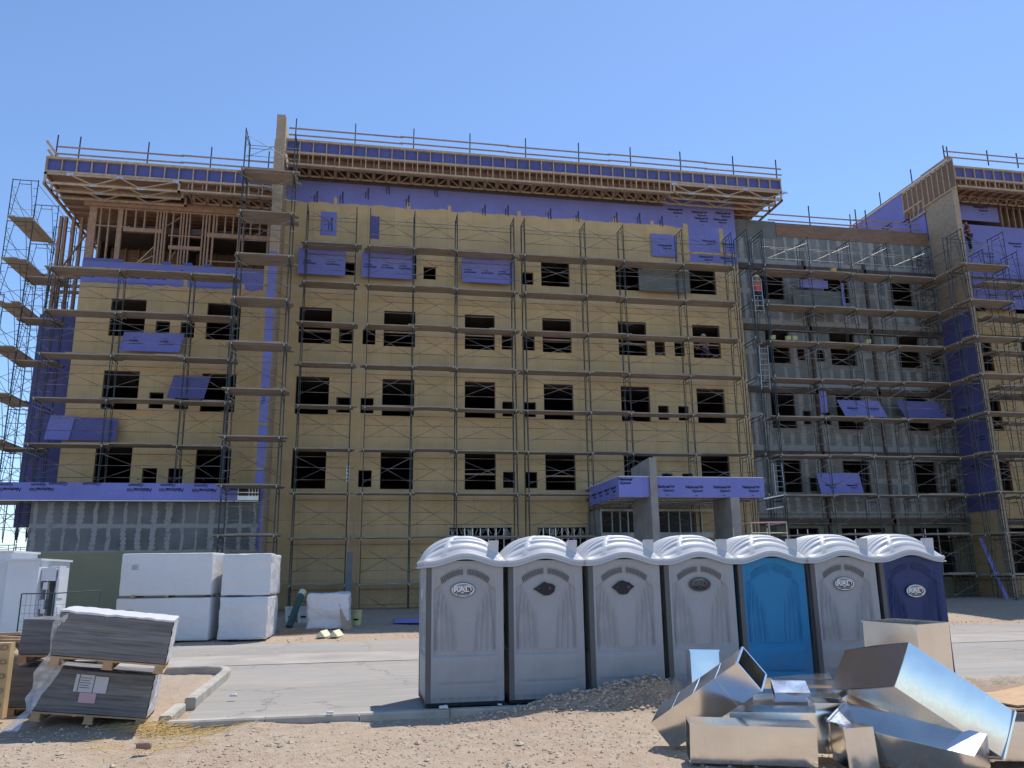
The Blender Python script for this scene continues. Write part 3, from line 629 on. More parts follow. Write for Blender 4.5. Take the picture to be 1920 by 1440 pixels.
# parapet wall running back along the left side of the right wing
mb = MB(); mb.box(FX+.02, FX+.14, 35.5, 48, 18.7, 22.35); sw = mb.build('parapet_side_wall', 'purple', bld)
for yy, zz in ((37, 20.6), (38.6, 21.0), (40.2, 20.9), (42, 21.2), (38, 19.8), (40, 19.9), (43.5, 20.2), (45, 20.9)): logos(sw, [((FX+.012, yy, zz), (0, -1, 0), (0, 0, 1), 1)])
mb = MB(); mb.box(FX-.06, FX+.2, 33.3, 48, 22.36, 22.42); mb.build('coping_board', 'board_edge', bld)
mb = MB(); ys = [33.32+i*.40 for i in range(10)]
for i, yy in enumerate(ys): mb.box(FX-.07, FX-.012, yy, yy+.05, 20.75 if i < 9 else 21.0, 22.3)
mb.box(FX-.07, FX-.012, 33, 37, 22.2, 22.35); mb.box(FX-.08, FX-.012, 33, 35.5, 20.68, 20.76); mb.box(FX-.08, FX-.012, 35.5, 37, 21.1, 21.2); mb.box(FX-.08, FX-.012, 35.3, 36.5, 20.4, 20.48)
for yy in (35.4, 35.8, 36.2, 36.5): mb.box(FX-.07, FX-.012, yy, yy+.05, 20.4, 21.2)
mb.build('side_framing', 'lumber', bld)
mb = MB(); mb.box(FX-.03, FX-.013, 33, 37.0, 20.7, 22.3); mb.build('side_framing_board', 'ply_band', bld)
t = thing('roof_guard_rail', 'sloping looking timber rail running back along the purple parapet of the right roof', 'guard rail', (FX, 34, 22.4), 'temporary guard rails along the roof edges')
for yy in (33.6, 36.2, 39, 42, 45): g = MB(); g.beam((FX+.1, yy, 22), (FX+.1, yy, 23.4), .045, .045); g.build('rail_post', 'frame_steel', t)
g = MB(); g.beam((FX+.05, 33.2, 22.52), (FX+.05, 47.5, 22.52), .04, .09); g.build('rail_board', 'lumber_red', t)
# low annex on the left with its purple canopy band
mb = MB(); mb.box(-11.98, -3.86, 32.9, 34.98, .1, 4.62); mb.build('annex_wall', 'grey_annex', bld)
mb = MB(); mb.box(-16, -4.62, 32.38, 32.4, 4.64, 5.28); mb.box(-16, -3.86, 32.4, 34.98, 4.66, 5.2, 1); an = mb.build('annex_fascia', ['purple', 'dark_metal'], bld)
for px, py, s in ((18, 914, .9), (80, 914, .9), (263, 915, .95), (323, 915, .95), (385, 916, .95), (442, 915, .9)): logos(an, [(at(px, py, y=32.375), (-1, 0, 0), (0, 0, -1), s)])
for px, py in ((110, 907), (173, 907)): mb = MB(); put_text(mb, 'Gypsum', .19, at(px, py, y=32.375), (-1, 0, 0), (0, 0, -1), .004, .3); mb.build('lettering', 'ink', an, fixn=False)
mb = MB(); mb.box(-16, -3.84, 32.36, 32.4, 4.6, 4.635); mb.build('drip_edge', 'board_edge', bld)
mb = MB(); mb.box(-4.62, -3.84, 32.37, 32.39, 4.66, 4.82)
for z in (5.25, 4.93): mb.box(-4.62, -3.84, 32.37, 32.39, z, z+.035)
for x in (-4.6, -4.2, -4.08, -3.97, -3.87): mb.box(x-.015, x+.015, 32.365, 32.39, 4.82, 5.28)
mb.build('fascia_framing', 'steel_bright', bld)
# ------------------------------------------------------------------ entrance canopy
cp = thing('entrance_canopy', 'purple edged entrance canopy on two grey slab columns', 'canopy', (12, 31, .3))
zb, ztp = 4.62, 5.40
mb = MB(); mb.box(9.81, 11.02, 29.98, 30.0, zb, ztp); mb.box(11.33, 15.82, 29.98, 30.0, zb, ztp); mb.box(9.79, 9.81, 29.98, 34.2, zb, ztp); mb.box(15.82, 15.84, 29.98, 34.9, zb, ztp)
fb = mb.build('fascia_board', 'purple', cp)
for px, py in ((1247, 915), (1301, 916), (1353, 916), (1407, 916)): logos(fb, [(at(px, py, y=29.97), X, Z, .8)])
for i, yy in enumerate((30.7, 31.6, 32.5, 33.4)): logos(fb, [((9.78, yy, 4.98), (0, -1, 0), (0, 0, 1), .75)])
mb = MB(); put_text(mb, 'National', .16, (10.05, 29.97, 5.3), X, Z, .006, .3); put_text(mb, 'Gypsum', .14, (10.05, 29.97, 5.16), X, Z, .004, .3)
mb.build('lettering', 'ink', fb, fixn=False)
mb = MB(); mb.box(9.81, 15.82, 30.0, 34.95, ztp-.02, ztp+.03); mb.box(9.8, 15.83, 29.975, 30.02, ztp, ztp+.025); mb.build('top_sheet', 'board_edge', cp)
mb = MB()
for i in range(15): x = 9.95+i*.41; mb.box(x, x+.05, 30.02, 34.9, zb+.01, zb+.16)
for i in range(7): yy = 30.2+i*.75; mb.box(9.85, 15.8, yy, yy+.05, zb+.0, zb+.03)
mb.build('soffit_framing', 'steel_bright', cp)
mb = MB(); mb.box(9.85, 15.8, 30.05, 34.9, zb+.3, zb+.34); mb.build('soffit_deck', 'dark_metal', cp)
mb = MB(); mb.prism([(11.04, .3), (11.33, .3), (11.33, 6.15), (11.04, 6.15)], 29.9, 32.1)
for i, v in enumerate(mb.v):
    if v[2] > 6 and v[1] > 30: mb.v[i] = (v[0], v[1], 6.0)
mb.build('column', 'stucco_grey', cp)
mb = MB(); mb.box(14.35, 14.72, 29.95, 31.6, .3, zb); mb.build('column', 'stucco_grey', cp)
mb = MB()
for x in (10.4, 10.75, 11.1, 11.9, 12.4, 12.9, 13.4, 13.9, 14.4): mb.box(x, x+.05, 33.0, 33.1, .4, 4.4)
mb.box(9.9, 14.9, 32.98, 33.1, 3.2, 3.42); mb.box(9.9, 14.9, 32.98, 33.1, 4.3, 4.4); mb.box(9.9, 9.98, 33, 34.9, .4, 4.4); mb.build('vestibule_framing', 'stud_dull', cp)
mb = MB(); mb.box(9.9, 10.9, 32.96, 32.98, .4, 2.95); mb.box(13.85, 14.5, 32.96, 32.98, .4, 2.95); mb.build('vestibule_board', 'purple', cp)
mb = MB(); mb.box(9.95, 14.85, 34.6, 34.7, .4, 4.5); mb.build('vestibule_back', 'dark_metal', cp)

# ------------------------------------------------------------------ scaffolding
LV = [1.44+1.81*i for i in range(9)]      # 1.44 .. 15.92
H = 1.81
def frame_mesh(depth, h=H, axis='x'):
    """one walk-through frame: two legs, head ledger, inner arch and rungs; runs from outer leg (0,0) to inner leg (0,depth)"""
    mb = MB(); r = .021
    mb.tube((0, 0, 0), (0, 0, h), r); mb.tube((0, depth, 0), (0, depth, h), r)
    mb.tube((0, 0, h-.04), (0, depth, h-.04), .019); a = min(.25, depth*.26)
    for s, y0 in ((1, 0), (-1, depth)):
        mb.path([(0, y0+s*a*.35, 0.15), (0, y0+s*a*.62, h*.45), (0, y0+s*a, h*.80), (0, y0+s*a*1.15, h-.05)], .013, 5)
        for z in (.2, .62, 1.05, 1.42): mb.tube((0, y0, z), (0, y0+s*a*(.4+.35*z/h), z), .010, 4)
    mb.tube((0, a, h-.22), (0, depth-a, h-.22), .014)
    return mb
def scaffold(label, us, v0, v1, levels, zb, axis='x', decks=None, skip_brace=(), pins=True, group='scaffold runs round the building', rails=True, inner=False, plankw=None, top=True):
    P = (lambda u, v, z: (u, v, z)) if axis == 'x' else (lambda u, v, z: (v, u, z))
    org = P(us[0], v0, zb); t = thing('scaffold', label, 'scaffold', org, group)
    O = Vector(org); D = v1-v0; rr = random.Random(int(us[0]*100))
    def sw(mb):
        if axis != 'x': mb.v = [(v[1], v[0], v[2]) for v in mb.v]
        return mb
    fo = None; po = None
    for u in us:
        for z in [levels[0]-H]+levels[:-1]+([levels[-1]] if top else []):
            z0 = z
            if fo is None: fo = sw(frame_mesh(D)).build('frame', 'frame_steel', t, org=(0, 0, 0)); fo.location = Vector(P(u, v0, z0))-O
            else: inst(fo, t, Vector(P(u, v0, z0))-O)
        if pins:
            for z in levels:
                for v in (v0, v1):
                    if po is None: mb = MB(); mb.tube((0, 0, -.06), (0, 0, .05), .024, 6); po = mb.build('coupling_pin', 'pin', t, org=(0, 0, 0)); po.location = Vector(P(u, v, z))-O
                    else: inst(po, t, Vector(P(u, v, z))-O)
        for v in (v0, v1): mb = MB(); mb.tube(P(u, v, zb-.05), P(u, v, max(zb+.02, levels[0]-H+.02)), .014); c = P(u, v, zb); mb.box(c[0]-.08, c[0]+.08, c[1]-.08, c[1]+.08, zb-.02, zb+.01); mb.build('base_jack', 'frame_steel', t)
    braces = {}
    for i, (a, c) in enumerate(zip(us, us[1:])):
        L = c-a
        if L < .9: continue
        key = round(L, 2)
        for j, z in enumerate([levels[0]-H]+levels[:-1]+([levels[-1]] if top else [])):
            if (i, j) in skip_brace: continue
            for v in ((v0, v1) if inner and j % 2 else (v0,)):
                if key not in braces:
                    mb = MB(); mb.tube(P(0, -.03, .45), P(L, -.03, 1.5), .011, 5); mb.tube(P(0, -.045, 1.5), P(L, -.045, .45), .011, 5)
                    g = mb.build('cross_brace', 'brace', t, org=(0, 0, 0)); g.location = Vector(P(a, v, z))-O; braces[key] = g
                else: inst(braces[key], t, Vector(P(a, v, z))-O)
            if rails:
                for zz in (.56, 1.04): mb = MB(); mb.tube(P(a, v0-.02, z+zz+rr.uniform(-.02, .02)), P(c+rr.choice((0, 0, .25)), v0-.02, z+zz), .0125, 5); mb.build('guard_rail', 'brace', t)
                mb = MB(); mb.tube(P(a, v1, z+1.62), P(c, v1, z+1.62), .0125, 5); mb.build('ledger', 'brace', t)
        for j, z in enumerate(levels):
            if decks is not None and not decks(i, j): continue
            mb = MB(); pw = plankw or .245; n = max(2, int((D-.05)/pw)); 
            for k in range(n):
                v = v0+.04+k*(D-.06)/n; e0 = rr.uniform(.05, .28); e1 = rr.uniform(.05, .28); dz = rr.uniform(0, .02)+(.045 if i % 2 else 0)
                x0, x1 = a-e0, c+e1; w_ = (D-.06)/n-.012
                p, q = P(x0, v, 0), P(x1, v+w_, 0); sag = rr.uniform(0, .02)
                mb.box(p[0], q[0], p[1], q[1], z+.01+dz, z+.058+dz)
                if rr.random() < .3: p, q = P(x0+rr.random()*L, v+.02, 0), P(x1, v+w_+.05, 0); mb.box(p[0], q[0], p[1], q[1], z+.06+dz, z+.1+dz)
            mb.build('plank_deck', 'plank', t)
    return t
G = .42
no = lambda *a: True
scaffold('single bay scaffold on the main facade right of the tall plywood fin', [-2.66, -.53], 33.75, 34.62, LV, G, decks=lambda i, j: j >= 1 or True)
scaffold('three bay scaffold on the left half of the main yellow facade', [.07, 2.03, 3.94, 6.54], 33.75, 34.62, LV, G)
scaffold('four bay scaffold on the right half of the main yellow facade, behind the entrance canopy', [7.04, 9.9, 11.76, 14.68, 17.2], 33.75, 34.62, LV, G)
scaffold('scaffold across the yellow left wing above the purple canopy band', [-12.6, -9.98, -7.2, -5.5], 33.55, 34.5, [5.05+1.81*i for i in range(6)], 5.2, top=False)
# tower around the central fin
scaffold('tall narrow scaffold tower wrapped around the plywood fin, rising above the roof', [-5.0, -3.06], 30.95, 32.25, [1.44+1.81*i for i in range(10)], .4, inner=True)
# left side scaffold
sl = [5.1+1.93*i for i in range(7)]
scaffold('open scaffold tower along the far left side of the building against the sky', [34.8, 37.25, 39.7, 42.1], -14.95, -13.95, [1.44+1.9*i for i in range(9)], .4, axis='y', decks=lambda i, j: j > 1 and (i == 0 or (i == 2 and j % 3 == 0)), inner=False)
scaffold('outer scaffold tower at the left edge beyond the side tower', [36.5, 38.9], -17.4, -16.4, [1.44+1.9*i for i in range(7)], .4, axis='y', decks=lambda i, j: j % 2 == 1)
scaffold('scaffold in front of the shaded purple strip at the left corner', [-14.0, -12.75], 34.9, 36.0, [5.05+1.81*i for i in range(6)], 5.2, decks=lambda i, j: j in (1, 3, 4, 5), top=False)
# grey section
scaffold('scaffold across the grey taped section between the two roofs', [18.75, 21.2, 23.45, 25.5, 28.0], 33.7, 34.75, LV, G, rails=True)
scaffold('narrow stair bay of scaffold tubes at the corner of the yellow and grey walls', [17.75, 18.55], 33.2, 34.6, LV[:], G, decks=lambda i, j: True)
scaffold('scaffold bay around the front of the right hand plywood fin', [28.05, 30.35], 31.6, 32.6, LV, G, inner=True)
scaffold('scaffold bay along the purple left face of the right hand fin', [32.75, 35.1], 27.95, 28.95, LV, G, axis='y')
scaffold('scaffold on the yellow front of the right wing', [31.0, 33.0, 35.5, 38], 33.7, 34.75, LV, G)
# ------------------------------------------------------------------ loose sheets standing on the decks
def sheet(label, x0, x1, z0, z1, y, tilt=0, mat='purple', name='gypsum_board', cat='board', n=0, lean=.0, sc_=.62, flip=True, group='loose boards leaning on the scaffold'):
    cx = (x0+x1)/2; t = MB(); w2 = (x1-x0)/2; h = z1-z0
    t.add([(-w2, 0, 0), (w2, 0, 0), (w2+tilt, lean, h), (-w2+tilt, lean, h), (-w2, .014, 0), (w2, .014, 0), (w2+tilt, lean+.014, h), (-w2+tilt, lean+.014, h)], [(0, 1, 2, 3), (7, 6, 5, 4), (0, 4, 5, 1), (1, 5, 6, 2), (2, 6, 7, 3), (3, 7, 4, 0)])
    o = t.build(name, mat); o.location = (cx, y, z0); tag(o, label, cat, group)
    if n:
        ex, ey = ((-1, 0, 0), (0, 0, -1)) if flip else (X, Z)
        for i in range(n): mb = MB(); logo(mb, ((-w2+(2*w2)*(i+.5)/n)+tilt*.4, lean*.4-.006, h*.45), ex, ey, sc_); l = mb.build('lettering', 'ink', fixn=False); l.parent = o
    return o
sheet('purple board standing below the top left window of the main facade', -3.03, -.97, 14.8, 16.02, 34.66, n=2)
sheet('purple board over the second top floor window of the main facade', -.26, 2.08, 14.8, 15.98, 34.66, n=3)
sheet('purple board over the third top floor window of the main facade', 4.26, 6.65, 14.82, 15.96, 34.66, n=3)
sheet('plain grey board bridging the two rightmost top floor windows', 12.75, 15.34, 14.85, 15.95, 34.66, mat='grey_plain', name='cement_board')
sheet('purple board high on the right end of the main facade, below the roof', 13.58, 14.89, 16.75, 17.92, 34.9, n=1, sc_=.8, flip=False)
sheet('slanting purple board under the fourth floor window of the left wing', -9.98, -7.6, 10.95, 11.82, 34.45, tilt=.1, n=2, lean=.2)
sheet('small dark purple board beside the third floor window of the left wing', -7.95, -6.5, 9.0, 10.02, 34.45, tilt=.18, mat='purple_dark', lean=.2)
sheet('wide dark purple board low on the left corner of the left wing', -11.5, -9.75, 7.2, 8.14, 34.5, tilt=.0, mat='purple_dark', lean=.1)
sheet('narrow purple board overlapping the corner of the left wing', -12.4, -11.48, 7.2, 8.2, 34.45, tilt=.12, lean=.1)
sheet('small purple board lying on top of a grey sheet, grey section top floor', 21.14, 22.6, 15.42, 15.84, 34.55, mat='purple')
sheet('large grey sheet standing behind buckets, grey section top floor', 20.75, 23.4, 14.25, 15.35, 34.7, mat='grey_plain', name='cement_board')
sheet('thin upright purple offcut in the grey section, third floor', 21.5, 21.85, 9.1, 10.15, 34.5, n=0)
sheet('slanting purple board with prints in the middle of the grey section, third floor', 22.75, 25.0, 8.95, 9.78, 34.5, tilt=-.28, n=2, flip=False, lean=.15)
sheet('dark purple board beside the right fin, third floor of the grey section', 25.95, 28.3, 8.98, 9.82, 34.5, tilt=-.3, mat='purple_dark', lean=.15)
sheet('purple board hanging at first floor height in the grey section', 21.1, 23.3, 5.1, 6.22, 34.5, tilt=-.12, n=2, flip=False, lean=.1)
sheet('upright purple strip on a small purple board near the top of the grey section', 23.35, 23.5, 14.3, 15.8, 34.6)
def leaning(name, label, cat, p, q, w_, h_, mat, group=None):
    p = Vector(p); mb = MB(); mb.beam((0, 0, 0), Vector(q)-p, w_, h_); o = mb.build(name, mat); o.location = p; return tag(o, label, cat, group)
sheet('purple board across the top floor window right of the right hand fin', 30.0, 34.5, 15.0, 16.5, 34.9, n=3, flip=False)
leaning('gypsum_board', 'long purple board strip leaning at the foot of the right fin', 'board', (28.2, 32.3, .45), (27.9, 33.0, 3.1), .3, .02, 'purple')
# buckets
def bucket(loc, mat, label, group='plaster buckets', s=1.0):
    x, y, z = 0, 0, 0; t = thing('bucket', label, 'bucket', loc, group)
    mb = MB(); mb.tube((0, 0, 0), (0, 0, .36*s), .125*s, 16, r2=.15*s, cap=False); mb.tube((0, 0, .005), (0, 0, .006), .12*s, 16); mb.tube((0, 0, .33*s), (0, 0, .36*s), .158*s, 16, cap=False); o = mb.build('pail', mat); o.parent = t
    mb = MB(); mb.path([(-.15*s, 0, .33*s)]+[(-.15*s*math.cos(a), -.03, .33*s+.15*s*math.sin(a)) for a in [math.pi*i/8 for i in range(1, 8)]]+[(.15*s, 0, .33*s)], .004, 4); o = mb.build('handle', 'dark_metal'); o.parent = t
    mb = MB(); mb.box(-.06*s, .06*s, -.147*s, -.14*s, .12*s, .16*s); o = mb.build('print', 'ink'); o.parent = t
    return t
for px, py, y, lab in ((1442, 562, 34.2, 'yellow bucket nearest the climbing worker on the top deck of the grey section'), (1471, 562, 34.2, 'left one of two pale yellow buckets side by side on the top deck'), (1483, 564, 34.2, 'right one of two yellow buckets side by side, stained brown'), (1619, 569, 34.2, 'lone yellow bucket on the top deck between the second and third windows')):
    p = at(px, py, y=y); bucket((p.x, y, LV[7]+.06-1.81), 'bucket', lab)
p = at(1562, 499, y=34.2); bucket((p.x, 34.2, LV[8]+.06), simple('orange_bucket', (.62, .40, .10), .5), 'orange yellow bucket on the highest deck of the grey section')
p = at(1441, 680, y=34.2)
bucket((-.03, 28.3, .2), 'bucket', 'olive yellow bucket with black print on the ground under the facade', s=1.35)
bucket((-2.2, 29.6, .25), 'bucket_white', 'white bucket leaning behind the green tube', s=1.5); bucket((-1.78, 29.4, .25), 'bucket_white', 'white bucket next to the wrapped white bundle', s=1.5)
# ladders
def ladder(label, p, q, w_=.42, n=None, group='aluminium ladders on the scaffold', mat='alu'):
    p = Vector(p); q = Vector(q); t = thing('ladder', label, 'ladder', p, group); L = (q-p).length; n = n or int(L/.3); s = Vector((w_/2, 0, 0)); d = q-p
    for k in (-1, 1): mb = MB(); mb.beam(s*k, d+s*k, .028, .06); o = mb.build('stile', mat); o.parent = t
    for i in range(n): c = d*((i+.5)/n); mb = MB(); mb.tube(c-s, c+s, .016, 6); o = mb.build('rung', mat); o.parent = t
    return t
ladder('upper silver ladder with a worker in an orange vest on it', at(1425, 587, y=33.0), at(1418, 522, y=33.1), .42, 7)
ladder('middle silver ladder at fourth floor height of the grey section', at(1436, 730, y=33.45), at(1431, 648, y=33.5), .42, 8)
ladder('lower dark ladder above the entrance canopy at first floor height', at(1463, 928, y=33.4), at(1457, 868, y=33.5), .42, 6)
# pink painted trestle scaffold by the entrance
t = thing('trestle_frame', 'small white and pink tube frame beside the right canopy column', 'trestle', (13.8, 26, .2))
a = at(1408, 980, y=26); c = at(1474, 978, y=26); mb = MB()
for dx in (0, .5*(c.x-a.x), c.x-a.x): mb.tube((a.x+dx, 26, .2), (a.x+dx, 26, a.z), .022)
for z in (a.z-.35, a.z-.8, a.z-1.8): mb.tube((a.x, 26, z), (c.x, 26, z), .018)
for dx in (0, c.x-a.x): mb.tube((a.x+dx, 27.4, .2), (a.x+dx, 27.4, a.z-.1), .022)
mb.tube((a.x+.4, 26, a.z-1.6), (c.x, 26, a.z-.6), .012); mb.build('tube_frame', 'pin', t)
mb = MB(); mb.beam((a.x, 26, a.z), (c.x, 26, a.z+.02), .05, .05); mb.beam((a.x, 26, a.z), (a.x, 27.4, a.z), .04, .04); mb.beam((c.x, 26, a.z), (c.x, 27.4, a.z), .04, .04); mb.build('head_bar', simple('pink_paint', (.60, .36, .36), .6), t)
leaning('guide_pole', 'pale pole sticking out beside the right end of the canopy', 'pole', at(1433, 935, y=30), at(1469, 928, y=31.5), .05, .05, 'board_edge')
leaning('guide_pole', 'short pale pole below the canopy end pole', 'pole', at(1438, 955, y=30), at(1468, 950, y=31.5), .04, .04, 'board_edge')
leaning('hoist_rope', 'thin pale rope hanging down the grey section', 'rope', (23.35, 33.3, 18.6), (23.95, 33.0, .6), .012, .012, 'brace')
# ------------------------------------------------------------------ people
def figure(joints, edges, root_i=0, sub=2):
    me = bpy.data.meshes.new('p'); me.from_pydata([j[:3] for j in joints], edges, []); o = bpy.data.objects.new('p', me); COL.objects.link(o)
    o.modifiers.new('s', 'SKIN'); sm_ = o.modifiers.new('u', 'SUBSURF'); sm_.levels = sub; sm_.render_levels = sub
    for i, j in enumerate(joints): r = j[3]; me.skin_vertices[0].data[i].radius = (r, r*(j[4] if len(j) > 4 else 1)); 
    me.skin_vertices[0].data[root_i].use_root = True
    n = bpy.data.meshes.new_from_object(o.evaluated_get(bpy.context.evaluated_depsgraph_get())); bpy.data.objects.remove(o); return n
def person(label, loc, rotz, pose, top, topname, hat='hat', group='workers on the scaffold'):
    """pose: dict of joint offsets; the whole body is one skinned surface"""
    P = pose; J = [(0, 0, P['pz'], .13, .8), (0, P['ly']*.5, P['pz']+.25, .125, .75), (0, P['ly'], P['pz']+.47, .15, .7), (0, P['ly']+P['hy']*.3, P['pz']+.58, .055), (0, P['ly']+P['hy'], P['pz']+.70, .095, 1.1), (0, P['ly']+P['hy'], P['pz']+.80, .08, 1.1)]
    E = [(0, 1), (1, 2), (2, 3), (3, 4), (4, 5)]
    for s, side in ((-1, 'l'), (1, 'r')):
        n = len(J); hip = (s*.1, 0, P['pz']-.06, .09); kn = (s*.12, *P['knee_'+side], .062); an = (s*.12, *P['foot_'+side], .042); toe = (s*.13, an[1]+.15, an[2]-.05, .04, .7)
        J += [hip, kn, an, toe]; E += [(0, n), (n, n+1), (n+1, n+2), (n+2, n+3)]
        n = len(J); sh = (s*.19, P['ly'], P['pz']+.47, .06); el = (s*.26, *P['elbow_'+side], .045); ha = (s*.2, *P['hand_'+side], .03)
        J += [sh, el, ha, (s*.2, ha[1]+.05, ha[2]+.02, .036, .6)]; E += [(2, n), (n, n+1), (n+1, n+2), (n+2, n+3)]
        for k in range(5):      # fingers curled round what is held, and the thumb from the side of the palm
            f = len(J); dx = (k-1.5)*.02; L = (.05, .06, .065, .055, .045)[k]
            if k < 4: J += [(s*.2+dx, ha[1]+.05+L, ha[2]+.03, .009), (s*.2+dx, ha[1]+.05+L, ha[2]-.01, .008)]
            else: J += [(s*.2-s*.05, ha[1]+.04, ha[2]+.03, .01), (s*.2-s*.06, ha[1]+.08, ha[2]+.02, .009)]
            E += [(n+3, f), (f, f+1)]
    t = thing('person', label, 'person', loc, group, rot=(0, 0, rotz))
    body = bpy.data.objects.new('body', figure(J, E)); COL.objects.link(body); body.parent = t; body.data.materials.append(M['skin'])
    for f in body.data.polygons: f.use_smooth = True
    def shell(nm, idx, mat, k=1.14, ext=None):
        ids = {a: i for i, a in enumerate(idx)}; jj = [tuple([*J[a][:3], J[a][3]*k, *( [J[a][4]] if len(J[a]) > 4 else [])]) for a in idx]; ee = [(ids[a], ids[c]) for a, c in E if a in ids and c in ids]
        o = bpy.data.objects.new(nm, figure(jj, ee)); COL.objects.link(o); o.parent = t; o.data.materials.append(mat if not isinstance(mat, str) else M[mat])
        for f in o.data.polygons: f.use_smooth = True
    nl = 4+4+10
    shell(topname, [0, 1, 2, 10, 11, 10+nl, 11+nl], top); shell('trousers', [0, 6, 7, 8, 6+nl, 7+nl, 8+nl], 'jeans', 1.12)
    c = Vector((0, P['ly']+P['hy'], P['pz']+.80)); mb = MB()
    if hat:
        mb.grid(12, 5, lambda u, v: c+Vector((.125*math.cos(u*6.2832)*math.cos(v*1.5), .15*math.sin(u*6.2832)*math.cos(v*1.5), .11*math.sin(v*1.5)))); mb.tube(c-Vector((0, 0, .012)), c, .15, 14); o = mb.build('hard_hat', hat); o.parent = t
    mb = MB(); fc = c+Vector((0, .105, -.09)); mb.tube(fc+Vector((0, -.01, .02)), fc+Vector((0, .025, -.01)), .014, 6, r2=.02)
    for s in (-1, 1): mb.tube(fc+Vector((s*.035, -.005, .035)), fc+Vector((s*.035, .004, .035)), .012, 6, mi=1); mb.tube(fc+Vector((s*.1, -.1, 0)), fc+Vector((s*.112, -.1, .02)), .025, 6)
    mb.box(fc.x-.03, fc.x+.03, fc.y-.01, fc.y+.003, fc.z-.045, fc.z-.035, 1); o = mb.build('face', ['skin', 'ink']); o.parent = t
    return t
climb = dict(pz=.92, ly=.06, hy=.02, knee_l=(.22, .66), foot_l=(.2, .36), knee_r=(.12, .46), foot_r=(.16, .06), elbow_l=(.2, 1.22), hand_l=(.3, 1.44), elbow_r=(.22, 1.12), hand_r=(.3, 1.2))
p = at(1425, 570, y=33.2); person('person in an orange vest and pale hard hat climbing the upper ladder', (p.x-.02, 33.22, p.z-.35), 0, climb, 'orange', 'vest')
crouch = dict(pz=.42, ly=.12, hy=.08, knee_l=(.4, .5), foot_l=(.05, .06), knee_r=(.42, .3), foot_r=(-.1, .06), elbow_l=(.3, .75), hand_l=(.5, .55), elbow_r=(.3, .75), hand_r=(.52, .5))
p = at(1343, 671, y=34.9); person('person in a blue shirt crouching inside the rightmost fourth floor window', (p.x-.2, 35.5, 11.72), 2.2, crouch, 'blueshirt', 'shirt')
stand = dict(pz=.92, ly=.05, hy=.03, knee_l=(.03, .5), foot_l=(0, .08), knee_r=(.0, .5), foot_r=(-.03, .08), elbow_l=(.1, 1.12), hand_l=(.3, 1.1), elbow_r=(.1, 1.12), hand_r=(.32, 1.15))
p = at(1814, 424, y=34.9); person('person in a dark red shirt working behind the right fin under the roof', (p.x, 34.9, p.z-1.45), 1.2, stand, 'redshirt', 'shirt', hat=None)

# ------------------------------------------------------------------ portable toilets
TW, TD, TH = 1.06, 1.12, 1.93
def bumpf(t, c, w): return math.exp(-((t-c)/w)**2)
def relief(u, z):
    """moulded relief of a toilet panel; u across (m from centre), z up"""
    h = 0; 
    arch = 1.74-.55*u*u*2.2; 
    if z > .62 and z < arch and abs(u) < .43: h -= .022
    if z > arch+.012 and z < arch+.10 and abs(u) < .34: h -= .018
    lean = (z-.66)
    for k, (c, s) in enumerate(((.135, -.10), (.215, -.03), (.30, .05), (.385, .08))):
        fade = smooth(.66, .72, z)*(1-smooth(1.15+.12*k, 1.35+.12*k, z))
        for sg in (-1, 1):
            cc = sg*(c-s*lean*.6+.012*math.sin(z*5+k)); h += .024*fade*(bumpf(u, cc, .009)-.7*bumpf(u, cc+sg*.024, .012))
    side = smooth(.66, .75, z)*(1-smooth(1.66, 1.78, z)); h -= .024*side*(bumpf(abs(u), .405, .02)+.8*bumpf(abs(u), .37+.06*(1.7-z)*.1, .012))
    if abs(z-.64) < .02: h -= .012*(1-abs(u)/.6)
    h += -.008*bumpf(z, .24+.02*u, .008)*(abs(u) < .38)+.005*(abs(z-.42) < .15)*(abs(u) < .42)
    if z < .06: h -= .01*abs(math.sin(u*26))
    return h
RIM = 1.97
def rim_z(u): return RIM+.055*math.cos(min(1, abs(u)/.5)*math.pi*.95)*(1 if abs(u) < .5 else 1)
